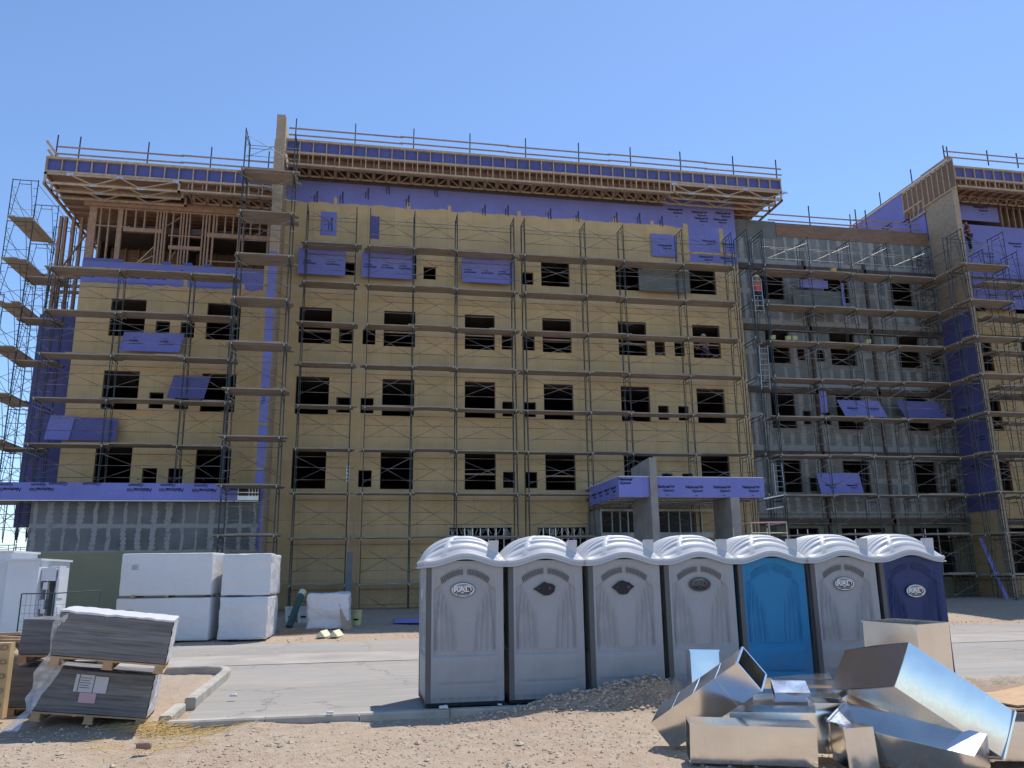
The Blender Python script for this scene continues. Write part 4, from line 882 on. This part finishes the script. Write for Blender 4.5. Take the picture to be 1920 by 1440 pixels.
def make_toilet(label, mat, loc, vents=True):
    t = thing('portable_toilet', label, 'toilet', (0, 0, 0), 'row of portable toilets', None); hw = TW/2
    mb = MB(); mb.grid(72, 120, lambda u, v: ((u-.5)*(TW-.1), -relief((u-.5)*(TW-.1), v*TH)-.012, .07+v*(TH-.05)))
    mb.box(-hw+.05, hw-.05, .075, .10, .07, TH+.02); mb.build('rear_panel', mat, t, fixn=False)
    mb = MB()
    for s in (-1, 1):
        for k in range(15):
            a0 = s*(.03+.3*k/15); a1 = a0+s*.011; zf = lambda a: 1.762-.55*a*a*2.2
            mb.add([(a0, -.012, zf(a0)), (a1, -.012, zf(a1)), (a1*1.09, -.012, zf(a1)+.078), (a0*1.09, -.012, zf(a0)+.078)], [(0, 1, 2, 3)])
    mb.build('vent_grille', 'toilet_side' if mat == 'toilet_grey' else mat, t, fixn=False)
    for s in (-1, 1):
        mb = MB(); mb.grid(50, 90, lambda u, v, s=s: (s*(hw+.0+relief((u-.5)*TD*.9, v*TH)*1.2), .07+u*(TD-.1), .07+v*(TH-.05))); mb.box(s*(hw-.12), s*(hw-.10), .06, TD-.02, .07, TH)
        mb.build('side_panel', mat if s < 0 and mat != 'x' else mat, t, fixn=False)
        for y0 in (-.014, TD-.06): mb = MB(); mb.box(s*(hw-.06), s*(hw+.012), y0, y0+.075, .05, TH+.03); mb.build('corner_post', 'toilet_side' if s < 0 and y0 < 0 else mat, t)  # front left post coloured dark to stand for the shaded hinge gap
    mb = MB(); mb.box(-hw+.03, hw-.03, TD-.03, TD, .07, TH); mb.build('door', mat, t)
    mb = MB(); mb.box(-hw-.01, hw+.01, -.02, TD+.02, .03, .075)
    for x in (-.4, 0, .4): mb.box(x-.05, x+.05, 0, TD, 0, .03)
    mb.build('skid_base', 'black', t)
    # roof: arched cap with stepped ribs and two diagonal ridges
    W2, D0, D1 = hw+.045, -.05, TD+.05
    def rf(u, v):
        x = (u*2-1)*W2; y = D0+(D1-D0)*v; a = abs(u*2-1); bb = abs(v*2-1)
        e = (1-a**24)*(1-bb**3.6); z = (rim_z(x)+.05)*(1-e)+(2.02+.275*(1-a**2.6))*e
        k = (1-a**8)*(1-bb**8)
        ph = (v if v < .5 else 1-v)*12; fr = ph-math.floor(ph); z += (.036*smooth(.35, .5, fr)*(1-smooth(.8, 1, fr))-.008)*k*(1-.5*(1-bb)**2)
        for d in (abs((x)-(-(.5-v)*.62 if v < .5 else (v-.5)*-.62)), abs(x-((.5-v)*.95 if v < .5 else (v-.5)*.95))):
            if d < .045: z = max(z, (rim_z(x)+.05)*(1-e)+(2.02+.275*(1-a**2.6))*e+.026*math.sqrt(1-(d/.045)**2)*k)
        return (x, y, z)
    mb = MB(); mb.grid(90, 150, rf)
    ring = [(i/32, 0) for i in range(33)]+[(1, i/32) for i in range(1, 33)]+[(1-i/32, 1) for i in range(1, 33)]+[(0, 1-i/32) for i in range(1, 32)]
    prof = [(0, 0, 0), (.018, 0, -.02), (.018, 0, -.05), (.004, 0, -.055), (.004, 0, -.075), (.032, 0, -.085), (.034, 0, -.1), (-.02, 0, -.105)]
    n = len(ring); vs = []
    for (u, v) in ring:
        b_ = Vector(rf(u, v)); d = Vector(((u*2-1) if u in (0, 1) or True else 0, (v*2-1), 0)); d = Vector(((1 if u > .999 else -1 if u < .001 else 0), (1 if v > .999 else -1 if v < .001 else 0), 0)).normalized()
        zz = rim_z(b_.x)+.05
        for o_, _, dz in prof: vs.append((b_.x+d.x*o_, b_.y+d.y*o_, zz+dz))
    m = len(prof); mb.add(vs, [(i*m+j, ((i+1) % n)*m+j, ((i+1) % n)*m+j+1, i*m+j+1) for i in range(n) for j in range(m-1)], 0, False)
    mb.build('roof', 'toilet_roof', t)
    mb = MB(); mb.prism([(.33, 2.09), (.48, 2.04), (.49, 2.235), (.37, 2.235)], .03, .16); mb.build('vent_cap', 'toilet_roof', t)
    t.location = loc; return t
def oval(mb, cx, cz, a, c, y, mi=0, n=28):
    mb.add([(cx+a*math.cos(6.2832*i/n), y, cz+c*math.sin(6.2832*i/n)) for i in range(n)], [tuple(range(n))], mi)
def sticker(t, kind, x=-.03, z=1.555):
    y = -.016; mb = MB(); k = 1
    if kind in ('rad', 'faded'):
        oval(mb, x, z, .172, .102, y, 1); oval(mb, x, z, .165, .095, y-.001, 0)
        o = mb.build('sticker', ['white_paint' if kind == 'rad' else simple('faded_sticker', (.075, .068, .068), .5), 'ink' if kind == 'rad' else simple('faded_edge', (.05, .05, .06), .6)], t, org=(0, 0, 0), fixn=False)
        mb = MB(); put_text(mb, 'RAD', .115, (x, y-.003, z+.0), X, Z, .010, 0, 1.15, 0); put_text(mb, 'RAD', .112, (x-.004, y-.005, z+.006), X, Z, .004, 0, 1.15, 1)
        mb.add([(x+.075, y-.006, z-.02), (x+.105, y-.006, z-.02), (x+.105, y-.006, z+.025), (x+.075, y-.006, z+.025)], [(0, 1, 2, 3)], 2)
        for i, (a, c, d) in enumerate(((-.11, .1, -.058), (-.08, .085, -.074))): mb.box(x+a, x+c, y-.004, y-.002, z+d, z+d+.009, 0)
        mb.add([(x-.1, y-.003, z+.05), (x+.09, y-.003, z+.062), (x+.02, y-.003, z+.078), (x-.06, y-.003, z+.07)], [(0, 1, 2, 3)], 3)
        g = 'rad' == kind; o2 = mb.build('lettering', ['ink', 'board_edge' if g else simple('faded_letters', (.13, .11, .11), .6), simple('dark_red', (.16, .02, .04), .6), simple('grey_mark', (.2, .22, .22), .6)], o, org=(0, 0, 0), fixn=False)
    else:
        pts = [(-.17, .0), (-.06, .082), (.0, .1), (.05, .08), (.1, .068), (.175, .005), (.12, -.03), (.07, -.09), (-.0, -.105), (-.06, -.09), (-.1, -.045)]
        if kind == 'torn1': pts = [(-.16, -.01), (-.06, .05), (.01, .098), (.04, .08), (.13, .06), (.17, .03), (.15, -.05), (.09, -.09), (.01, -.1), (-.06, -.06), (-.12, -.02)]
        mb.add([(x+a, y, z+c) for a, c in pts], [tuple(range(len(pts)))], 0); o = mb.build('torn_sticker', 'black', t, org=(0, 0, 0), fixn=False)
        mb = MB()
        for a, c, w_, h_, mi in ((-.09, .0, .03, .012, 1), (.07, -.015, .035, .035, 0), (.0, -.005, .008, .014, 1)): mb.box(x+a, x+a+w_, y-.003, y-.001, z+c, z+c+h_, mi)
        mb.build('sticker_remains', [simple('remains_red', (.22, .05, .06), .7), simple('remains_grey', (.11, .1, .1), .7)], o, org=(0, 0, 0), fixn=False)
TX0, TY = 1.48, 11.62
kinds = [('rad', 'toilet_grey', 'leftmost portable toilet of the row, grey with an oval white sticker'), ('torn1', 'toilet_grey', 'grey portable toilet second from the left with a torn black sticker'),
         ('torn2', 'toilet_grey', 'grey portable toilet third from the left with a pointed black torn sticker'), ('faded', 'toilet_grey', 'grey portable toilet with a dark faded oval sticker, left of the bright blue one'),
         (None, 'toilet_blue', 'bright blue portable toilet without a sticker'), ('rad', 'toilet_grey', 'grey portable toilet between the bright blue and the navy ones'), ('rad', 'toilet_navy', 'navy blue portable toilet at the right end of the row')]
proto = {}
for i, (kd, mt, lab) in enumerate(kinds):
    x = TX0+1.160*i; y = TY-.012*i+.02*math.sin(i*2.1)
    if mt in proto: t = dup(proto[mt], (x, y, 0), lab)
    else: t = make_toilet(lab, mt, (x, y, 0))
    if mt not in proto: proto[mt] = dup(t) if False else t
    t['_k'] = kd or ''; t['_i'] = i
    t.rotation_euler.z = R((.5, -.4, .3, -.2, .4, -.5, .3)[i])
for o in list(COL.objects):
    if o.name.startswith('portable_toilet') and o.get('_k'): sticker(o, o['_k'], z=(1.43 if o['_i'] == 6 else 1.555 if o['_i'] != 3 else 1.58), x=(.04 if o['_i'] == 6 else -.03 if o['_i'] < 3 else .0))
t0 = proto['toilet_grey']; mb = MB(); mb.add([(-TW/2-.03, .5+.09*math.cos(a), 1.5+.085*math.sin(a)) for a in [6.2832*k/20 for k in range(20)]], [tuple(range(20))]); mb.build('side_sticker', 'white_paint', t0, org=(0, 0, 0))

# ------------------------------------------------------------------ galvanised ducts
def duct(label, c, rot, dim, open_ends=(1,), axis=0, closed_top=True, seams=3, flange=True, slim=False, twist=0, bulge=.006):
    """folded sheet duct: four walls round a long axis, standing seams, flanges and open ends"""
    t = thing('metal_duct', label, 'duct', c, 'galvanised ducts dumped in a pile', rot=(Euler(rot).to_matrix()@Matrix.Rotation(twist, 3, 'Z')).to_euler()); a = [d/2 for d in dim]; mb = MB(); th = .006
    L = a[axis]; o1, o2 = [i for i in range(3) if i != axis]
    def pt(l, p, q): v = [0, 0, 0]; v[axis] = l; v[o1] = p; v[o2] = q; return tuple(v)
    rr = random.Random(int(c[0]*100))
    n = 10
    for (p0, q0, p1, q1) in ((-a[o1], -a[o2], a[o1], -a[o2]), (a[o1], -a[o2], a[o1], a[o2]), (a[o1], a[o2], -a[o1], a[o2]), (-a[o1], a[o2], -a[o1], -a[o2])):
        ph = rr.random()*6
        def fn(u, v, p0=p0, q0=q0, p1=p1, q1=q1, ph=ph):
            l = -L+2*L*u; p = p0+(p1-p0)*v; q = q0+(q1-q0)*v; k = math.sin(math.pi*v)*(bulge*(1 if bulge > .01 else math.sin(ph+u*4)*math.sin(math.pi*u)))*(1 if (p0+p1+q0+q1) > 0 else -1)
            nx_, ny_ = (0, 1) if abs(p1-p0) > 1e-6 else (1, 0); return pt(l, p+nx_*k, q+ny_*k)
        mb.grid(n, 12, fn, 0)
    for e in (-1, 1):
        if e not in open_ends: mb.add([pt(e*L, -a[o1], -a[o2]), pt(e*L, a[o1], -a[o2]), pt(e*L, a[o1], a[o2]), pt(e*L, -a[o1], a[o2])], [(0, 1, 2, 3)])
    o = mb.build('duct_wall', 'galv', t, org=(0, 0, 0), fixn=False)
    md = o.modifiers.new('t', 'SOLIDIFY'); md.thickness = .004; md.offset = 0; md.use_even_offset = False
    es = o.modifiers.new('e', 'EDGE_SPLIT'); es.split_angle = R(25)
    mb = MB()
    for i in range(1, seams+1):
        l = -L+2*L*i/(seams+1)
        for (p0, q0, p1, q1) in ((-a[o1], -a[o2], a[o1], -a[o2]), (a[o1], -a[o2], a[o1], a[o2]), (a[o1], a[o2], -a[o1], a[o2]), (-a[o1], a[o2], -a[o1], -a[o2])):
            mb.beam(pt(l, p0*1.004, q0*1.004), pt(l, p1*1.004, q1*1.004), .006, .008)
    if seams: mb.build('seam', 'galv', t, org=(0, 0, 0))
    if flange:
        for e in open_ends:
            mb = MB(); l = e*L
            for (p0, q0, p1, q1) in ((-a[o1], -a[o2], a[o1], -a[o2]), (a[o1], -a[o2], a[o1], a[o2]), (a[o1], a[o2], -a[o1], a[o2]), (-a[o1], a[o2], -a[o1], -a[o2])):
                mb.beam(pt(l, p0*1.02, q0*1.02), pt(l, p1*1.02, q1*1.02), .02, .02)
            mb.build('end_flange', 'galv', t, org=(0, 0, 0))
    return t
duct('long straight duct lying flat at the front left of the pile', (3.70, 7.676, .19), (.10, .03, -.261), (1.152, .27, .34), open_ends=(-1,), seams=4)
duct('duct leaning at the left end of the pile, open end in the air', (3.552, 8.277, .49), (.392, -.575, -.855), (1.174, .356, .334), open_ends=(1,), seams=3)
duct('largest duct, leaning with its long face mirroring the blue sky', (5.319, 7.394, .53), (.99, -.085, -1.559), (.964, .443, 1.152), open_ends=(-1,), axis=2, seams=3, twist=.08, bulge=.011)
duct('dark duct lying under the largest duct at the front of the pile', (5.0, 7.2, .2), (.30, .12, -.95), (1.25, .42, .30), open_ends=(-1,), seams=2)
duct('short upright duct piece with an open frame at the front centre', (4.62, 7.45, .165), (.0, -.06, -.25), (.26, .46, .36), open_ends=(-1,), seams=1)
duct('big duct box standing upright in front of the navy toilet', (7.3, 10.25, .53), (.03, .0, .42), (.80, .75, 1.06), open_ends=(1,), axis=2, seams=0)
duct('narrow duct standing upright by the faded sticker toilet', (4.394, 10.319, .38), (-.15, .028, -.2), (.36, .30, .76), open_ends=(1,), axis=2, seams=1)
duct('flat duct at the back of the pile in front of the bright blue toilet', (6.0, 10.95, .2), (.1, -.0, -.4), (.9, .4, .30), seams=2)
duct('middle duct with a narrow bright edge behind the small white topped one', (5.883, 10.4, .17), (.051, .015, -.45), (.86, .383, .3), seams=2)
duct('small duct piece with a bright white top resting on the pile', (4.86, 8.979, .43), (.273, -.002, -.381), (.37, .329, .10), open_ends=(-1,), seams=1)
duct('duct below the small white topped piece', (5.2, 9.5, .18), (-.02, -.03, -.45), (.98, .50, .34), seams=2)
duct('wide flat duct in the middle of the pile under the others', (4.9, 8.75, .13), (.0, .0, -.42), (1.25, .62, .24), seams=3)
duct('flat trough duct right behind the front left duct', (4.25, 8.1, .27), (-.0, .0, -.33), (1.05, .45, .24), seams=2)
duct('grey duct standing on end beside the front left duct', (4.68, 7.95, .24), (.03, .02, -.3), (.30, .30, .46), open_ends=(1,), axis=2, seams=0)
duct('cut off duct at the right edge of the photo', (6.25, 7.35, .17), (.0, .0, -.3), (.6, .45, .34), open_ends=(-1,), seams=1)
# plywood offcuts right
rr = random.Random(11)
for i, (x, y, z, L, W, rz, th, lab) in enumerate(((8.9, 10.6, .06, 2.2, .5, .25, .02, 'reddish board lying furthest back at the right edge'), (8.7, 9.9, .12, 2.2, .5, .42, .04, 'pale edged board lying across the stack at the right'), (8.4, 9.2, .20, 2.0, .9, .12, .018, 'clean yellow plywood sheet on top of the stack at the right'),
                                            (8.3, 9.1, .165, 2.0, 1.0, .05, .02, 'brown plywood sheet second in the stack at the right'), (8.2, 9.0, .13, 2.1, 1.0, -.04, .02, 'brown plywood sheet third in the stack at the right'), (8.1, 8.95, .09, 2.1, 1.0, .02, .02, 'dark plywood sheet fourth in the stack at the right'), (8.1, 8.85, .05, 2.2, 1.1, -.02, .02, 'lowest dark plywood sheet of the stack at the right'))):
    mb = MB(); mb.box(-L/2, L/2, -W/2, W/2, -th/2, th/2); o = mb.build('plywood_sheet', 'pallet_wood' if i in (1, 2) else 'plywood'); o.location = (x, y, z+.02); o.rotation_euler = (rr.uniform(-.03, .03), rr.uniform(-.04, .02), rz); tag(o, lab, 'board', 'plywood sheets at the right edge')
for i in range(5):
    mb = MB(); mb.box(-.25, .25, -.05, .05, -.012, .012); o = mb.build('wood_scrap', 'pallet_wood' if i % 2 else 'plywood'); o.location = (5.3+rr.random()*.6, 8.7+rr.random()*.9, .05+i*.02); o.rotation_euler = (rr.uniform(-.1, .1), rr.uniform(-.1, .1), rr.uniform(-1.5, 1.5)); tag(o, 'splintered wood scrap lying among the ducts', 'scrap', 'wood scraps among the ducts')

# ------------------------------------------------------------------ wrapped stacks
def soft_box(mb, dim, n=(24, 14, 14), amp=.012, seed=0, rnd_=.05, sc_=3.0, mi=0, stretch=(1, 1, 1)):
    a = [d/2 for d in dim]
    def P(p):
        p = Vector(p); q = Vector([max(-a[i]+rnd_, min(a[i]-rnd_, p[i])) for i in range(3)]); d = p-q
        if d.length > 1e-6: p = q+d.normalized()*rnd_
        nv = noise.noise_vector(Vector((p.x*sc_*stretch[0]+seed, p.y*sc_*stretch[1], p.z*sc_*stretch[2])))*amp; nv += noise.noise_vector(Vector((p.x*sc_*4*stretch[0]+seed, p.y*sc_*4, p.z*sc_*4*stretch[2])))*amp*.35
        return p+nv
    for ax_ in range(3):
        u, v = [i for i in range(3) if i != ax_]
        for s in (-1, 1):
            def fn(s_, t_, ax_=ax_, s=s, u=u, v=v):
                p = [0, 0, 0]; p[ax_] = s*a[ax_]; p[u] = -a[u]+2*a[u]*s_; p[v] = -a[v]+2*a[v]*t_; return P(p)
            mb.grid(n[u], n[v], fn, mi)
    return mb
def pallet(t, dim, z0):
    mb = MB(); L, W = dim[0]/2, dim[1]/2
    for y in (-W+.05, 0, W-.05): mb.box(-L, L, y-.05, y+.05, z0+.09, z0+.11)
    for x in (-L+.06, 0, L-.06): mb.box(x-.06, x+.06, -W, W, z0-.0, z0+.018)
    for x in (-L+.06, 0, L-.06):
        for y in (-W+.06, 0, W-.06): mb.box(x-.05, x+.05, y-.06, y+.06, z0+.018, z0+.09)
    return mb.build('pallet', 'pallet_wood', t, org=(0, 0, 0))
def board_stack(label, c, rot, dim, film=True, labels=False, over=False):
    t = thing('board_stack', label, 'board stack', c, 'grey boards on pallets', rot=rot)
    mb = MB(); mb.box(-dim[0]/2, dim[0]/2, -dim[1]/2, dim[1]/2, -dim[2]/2, dim[2]/2); mb.v = []; mb.f = []; mb.mi = []; mb.sm = []
    soft_box(mb, dim, (30, 20, 30), .006, c[0]*7, .01, 6, stretch=(.5, .5, 4)); mb.build('boards', 'boards', t, org=(0, 0, 0))
    pallet(t, dim, -dim[2]/2-.115)
    if film:
        mb = MB(); labels or soft_box(mb, (dim[0]+.02, dim[1]+.02, .03), (40, 20, 2), .011, 5, .012, 9); mb.v = [(x, y, z+dim[2]/2+.005) for x, y, z in mb.v]
        e = dim[0]/2+.006; mb.grid(12, 16, lambda u, v: (e+.012*noise.noise((u*9, v*9, 1)), -dim[1]/2+dim[1]*u, -dim[2]/2+dim[2]*v)); mb.build('plastic_cover', 'white_wrap', t, org=(0, 0, 0))
    if labels:
        y = -dim[1]/2-.012
        for x0, x1, z0, z1, m_ in ((-.24, -.2, -.0, .2, 'paper'), (-.19, -.03, .0, .2, 'paper'), (-.02, .13, -.0, .19, 'paper'), (-.16, .03, -.12, -.005, 'paper_pink')):
            g = MB(); g.box(x0, x1, y-.001, y, z0, z1); g.build('paper_label', m_, t, org=(0, 0, 0))
        g = MB()
        for i in range(5): g.box(-.18, -.06-.02*(i % 2), y-.003, y-.0015, .16-i*.028, .166-i*.028)
        g.build('label_print', 'ink', t, org=(0, 0, 0))
    return t
board_stack('lower front stack of dark grey boards on a pallet with paper labels', (-3.19, 11.75, .40), (-.02, .125, .11), (1.29, .98, .50), labels=True)
board_stack('upper front stack of dark grey boards, leaning on the labelled one', (-2.93, 11.3, 1.08), (.02, .125, .14), (1.27, .9, .50))
board_stack('lower rear stack of dark grey boards behind the front stacks at the left', (-4.0, 12.9, .36), (0, .05, .1), (1.1, 1.0, .50), film=False)
board_stack('upper rear stack of dark grey boards behind the front stacks at the left', (-3.93, 12.9, 1.0), (0, .05, .1), (1.1, 1.0, .46), film=False)
mb = MB()
path = [at(100, 1165, y=10.72), at(92, 1225, y=10.85), at(62, 1262, y=10.9), at(62, 1290, y=11.0), at(46, 1310, y=11.0), at(50, 1330, y=10.9), at(0, 1372, y=10.6)]
path2 = [at(128, 1150, y=10.75), at(112, 1228, y=10.9), at(122, 1243, y=10.95), at(98, 1280, y=11.05), at(80, 1300, y=11.02), at(62, 1330, y=10.95), at(33, 1371, y=10.6)]
def film(u, v):
    k = v*(len(path)-1); i = min(int(k), len(path)-2); f = k-i; a = path[i].lerp(path[i+1], f); c = path2[i].lerp(path2[i+1], f); p = a.lerp(c, u)
    return (p.x, p.y+.05*noise.noise((u*6, v*9, 2)), max(.015, p.z+.01*noise.noise((u*9, v*20, 4))))
mb.grid(10, 50, film); o = mb.build('torn_plastic_film', 'film', fixn=False); tag(o, 'torn clear plastic film hanging from the front stacks to the dirt', 'plastic film')
def bundle(label, c, rot, dim, amp=.014, group='white wrapped foam bundles', sc_=2.2, mat='white_wrap', rnd_=.04, marks=True):
    t = thing('foam_bundle', label, 'bundle', c, group, rot=rot)
    mb = MB(); soft_box(mb, dim, (44, 26, 30), amp, c[0]*3+c[2], rnd_, sc_, stretch=(.6, 1, 1.5)); mb.build('wrapping', mat, t, org=(0, 0, 0))
    if marks:
        g = MB(); y = -dim[1]/2-.012; x = -dim[0]*.38
        for i in range(5): g.box(x, x+.2-.05*(i % 2), y-.002, y, dim[2]*.22-i*.03, dim[2]*.22-i*.03+.012)
        g.build('printed_mark', simple('grey_print', (.35, .35, .4), .8), t, org=(0, 0, 0))
    return t
bundle('long upper white wrapped bundle, left one of the four', (-5.26, 25.45, 1.90), (.02, 0, -.14), (2.55, 1.15, 1.17), .010)
bundle('long lower white wrapped bundle, left one of the four', (-5.28, 25.45, .66), (.0, 0, -.14), (2.60, 1.15, 1.17), .010)
bundle('square upper white wrapped bundle, right one of the four', (-3.10, 25.75, 1.86), (0, .0, -.05), (1.36, 1.9, 1.16), .028, marks=False)
bundle('square lower white wrapped bundle, right one of the four', (-3.12, 25.7, .66), (0, .0, -.05), (1.34, 1.9, 1.18), .03, marks=False)
mb = MB()
for x in (-6.2, -5.3, -4.3): mb.box(x-.05, x+.05, 24.95, 26, 1.26, 1.31)
o = mb.build('spacer_block', 'pallet_wood'); tag(o, 'pale wooden spacers between the two long white bundles', 'spacers')
bundle('single small white wrapped bundle with a sagging cover on the dirt', (-.88, 27.4, .72), (0, 0, -.04), (1.32, 1.1, 1.08), .06, mat='white_wrap', rnd_=.08, marks=False)
for i, (a, c, lab) in enumerate((((-.28, 26.75, .14), (-.5, 27.0, 1.2), 'front pale board leaning on the right of the small white bundle'), ((-.22, 27.4, .14), (-.46, 27.6, 1.2), 'rear pale board leaning on the right of the small white bundle'))): leaning('leaning_board', lab, 'board', a, c, .3, .03, 'ply_pale', 'boards leaning on the small bundle')
leaning('grey_board_strip', 'tall narrow grey board standing against the yellow facade', 'board', (-.35, 31, .35), (-.32, 31.1, 2.66), .22, .03, 'grey_plain')
leaning('lumber_stud', 'thin reddish stud leaning against the facade', 'stud', (-.36, 33.2, .4), (-.45, 33.7, 5.2), .05, .09, 'lumber_red', 'studs leaning on the facade'); leaning('lumber_stud', 'thin dark stud leaning beside the reddish one', 'stud', (.0, 33.2, .4), (-.28, 33.7, 4.9), .04, .06, 'plywood', 'studs leaning on the facade')
leaning('timber_beam', 'brown timber lying in front of the small white bundle', 'timber', (-2.3, 26.3, .13), (-.95, 26.55, .16), .1, .14, 'plywood', 'timbers on the dirt'); leaning('timber_beam', 'greyish timber lying behind the brown one', 'timber', (-2.45, 26.9, .15), (-1.3, 27.15, .2), .12, .1, 'plank', 'timbers on the dirt')
t = thing('green_tube', 'dark green tube leaning beside white buckets', 'tube', (-2.1, 28.2, .2)); mb = MB(); mb.tube((-2.15, 28.1, .2), (-1.85, 28.7, 1.2), .11, 14); mb.build('tube_body', 'green_tube', t); mb = MB(); mb.tube((-1.86, 28.68, 1.17), (-1.80, 28.8, 1.3), .125, 14); mb.build('cap', 'cream', t)
for k, (x, lab) in enumerate(((-1.02, 'left cream angle piece lying on the dirt by the road'), (-.66, 'right cream angle piece lying on the dirt by the road'))):
    mb = MB(); mb.add([(-.14, 0, 0), (0, 0, .17), (.14, 0, 0), (.02, .75, 0), (.16, .75, .17), (.30, .75, 0)], [(0, 1, 4, 3), (1, 2, 5, 4), (0, 2, 1), (3, 4, 5)]); o = mb.build('angle_piece', 'cream'); o.location = (x, 24.8, .08); tag(o, lab, 'angle piece', 'cream angle pieces')
    md = o.modifiers.new('t', 'SOLIDIFY'); md.thickness = .01
mb = MB(); mb.box(-.55, .6, -.3, .3, 0, .12); o = mb.build('gypsum_board', 'purple'); o.location = (1.75, 28.3, .25); tag(o, 'short stack of purple board lying on the ground left of the toilets', 'board')
mb = MB(); rr = random.Random(8)
soft_box(mb, (.14, .12, .07), (8, 6, 5), .02, 3, .03, 9); o = mb.build('dark_rock', 'plywood'); o.location = (-2.15, 9.68, .06); tag(o, 'dark brown rock lying on the dirt in the foreground', 'rock')
for x, y, s, lab in ((1.15, 11.28, .11, 'crumpled white paper cup by the kerb'), (-1.75, 13.2, .10, 'crumpled white scrap on the road beside the left kerb'), (-.3, 11.22, .08, 'pale blue scrap of plastic on the kerb top'), (1.9, 11.3, .05, 'small white scrap on the kerb')):
    mb = MB(); soft_box(mb, (s, s*.5, s*.35), (8, 6, 5), .01, 3, s*.1, 20); o = mb.build('paper_scrap', 'white_wrap'); o.location = (x, y-.05, .08); tag(o, lab, 'scrap')
# white cabinets at the far left
def cabinet(label, x0, x1, y0, y1, z0, z1, group='white site cabinets'):
    t = thing('storage_unit', label, 'cabinet', ((x0+x1)/2, y0, z0), group); mb = MB(); mb.box(x0, x1, y0, y1, z0, z1); mb.build('shell', 'white_paint', t)
    mb = MB(); mb.box(x0-.04, x1+.05, y0-.05, y1+.04, z1+.002, z1+.05); mb.build('top_rim', 'white_paint', t); mb = MB(); mb.box(x0+.05, x1-.05, y0+.04, y1-.04, z0-.16, z0-.002); mb.build('plinth', 'dark_metal', t); return t
cabinet('tall white cabinet cut off by the left edge of the photo', -10.5, -8.15, 21.6, 23.2, .5, 2.42)
t = cabinet('white cabinet with an open ended bright interior, behind the wire cage', -8.1, -7.42, 21.3, 23.4, .55, 2.22)
t = thing('open_shelf_unit', 'open ended white unit with stepped shelves in bright sun', 'shelf unit', (-7.0, 21.5, .6), 'white site cabinets')
mb = MB(); mb.box(-7.40, -7.06, 21.9, 21.95, .62, 2.1); mb.box(-7.06, -7.03, 21.5, 21.95, .62, 2.1); mb.build('back_panel', 'white_paint', t)
for i, (a, c, z0, z1) in enumerate(((-7.36, -7.0, 1.75, 2.05), (-7.30, -7.16, 1.55, 1.72), (-7.02, -6.92, 1.35, 1.8), (-7.36, -7.22, 1.1, 1.32), (-7.32, -7.18, 1.0, 1.1), (-7.36, -7.22, .66, .85), (-7.04, -6.92, .98, 1.15))): g = MB(); g.box(a-.05, c-.09, 21.45+.02*i, 21.88, z0, z1); g.build('shelf_block', 'white_paint', t)
mb = MB(); mb.beam((-7.2, 21.6, .6), (-7.18, 21.6, 1.9), .07, .05); mb.build('dark_post', 'dark_metal', t)
t = thing('wire_cage', 'rusty wire mesh cage standing in front of the white units', 'cage', (-6.2, 19, .1)); mb = MB(); x0, x1, y0, y1, z0, z1 = -6.75, -5.62, 18.6, 19.9, .45, 1.50
for p, q in (((x0, y0, z1), (x1-.5, y0, z1)), ((x0, y0, z0-.4), (x0, y0, z1)), ((x1-.5, y0, z0-.4), (x1-.5, y0, z1)), ((x1-.5, y0, z1), (x1, y1, z1+.03)), ((x1, y1, z0-.4), (x1, y1, z1))): mb.tube(p, q, .014, 6)
mb.build('cage_frame', 'frame_steel', t); mb = MB()
for i in range(8): mb.tube((x0, y0, z0-.3+i*.16), (x1-.5, y0, z0-.3+i*.16), .003, 3); mb.tube((x1-.5, y0, z0-.3+i*.16), (x1, y1, z0-.3+i*.16), .003, 3)
for i in range(7): mb.tube((x0+i*.095, y0, z0-.4), (x0+i*.095, y0, z1), .003, 3)
mb.build('wire_mesh', 'dark_metal', t)
# far left: carton and offcuts
t = thing('cardboard_carton', 'brown cardboard carton cut off by the left edge, with rows of dark letters', 'carton', (-4.9, 11.6, .05)); mb = MB(); e = at(15, 1250, y=11.6).x; mb.box(e-1.2, e, 11.6, 11.75, .1, 1.0); mb.build('carton_body', 'card', t)
mb = MB()
for i in range(5): put_text(mb, 'CS', .085, (e-.07, 11.59, .94-i*.17), (-1, 0, 0), Z, .003)
mb.build('lettering', 'plywood', t, fixn=False)
rr = random.Random(4)
for i in range(9):
    p = at(12+rr.uniform(-12, 22), 1190+i*2.5, y=13.5); mb = MB(); mb.box(-.4, .4, -.05, .05, -.02, .02); o = mb.build('lumber_offcut', 'pallet_wood' if i % 2 else 'ply_pale'); o.location = (p.x-.1, 13.5+rr.random()*.5, max(.1, 1.0-i*.05)); o.rotation_euler = (0, rr.uniform(-.12, .12), rr.uniform(-.5, .5)); tag(o, 'short lumber offcut in the heap behind the carton at the left edge', 'offcut', 'lumber offcuts at the left edge')
mb = MB(); soft_box(mb, (2.4, 1.3, .9), (20, 14, 10), .12, 9, .2, 2); o = mb.build('rubble_heap', 'dirt'); o.location = (-5.9, 13.9, .35); tag(o, 'heap of dirt and rubble under the lumber offcuts at the left edge', 'heap')
for o in list(bpy.data.objects):
    for k in ('_o', '_k', '_i'):
        if k in o: del o[k]
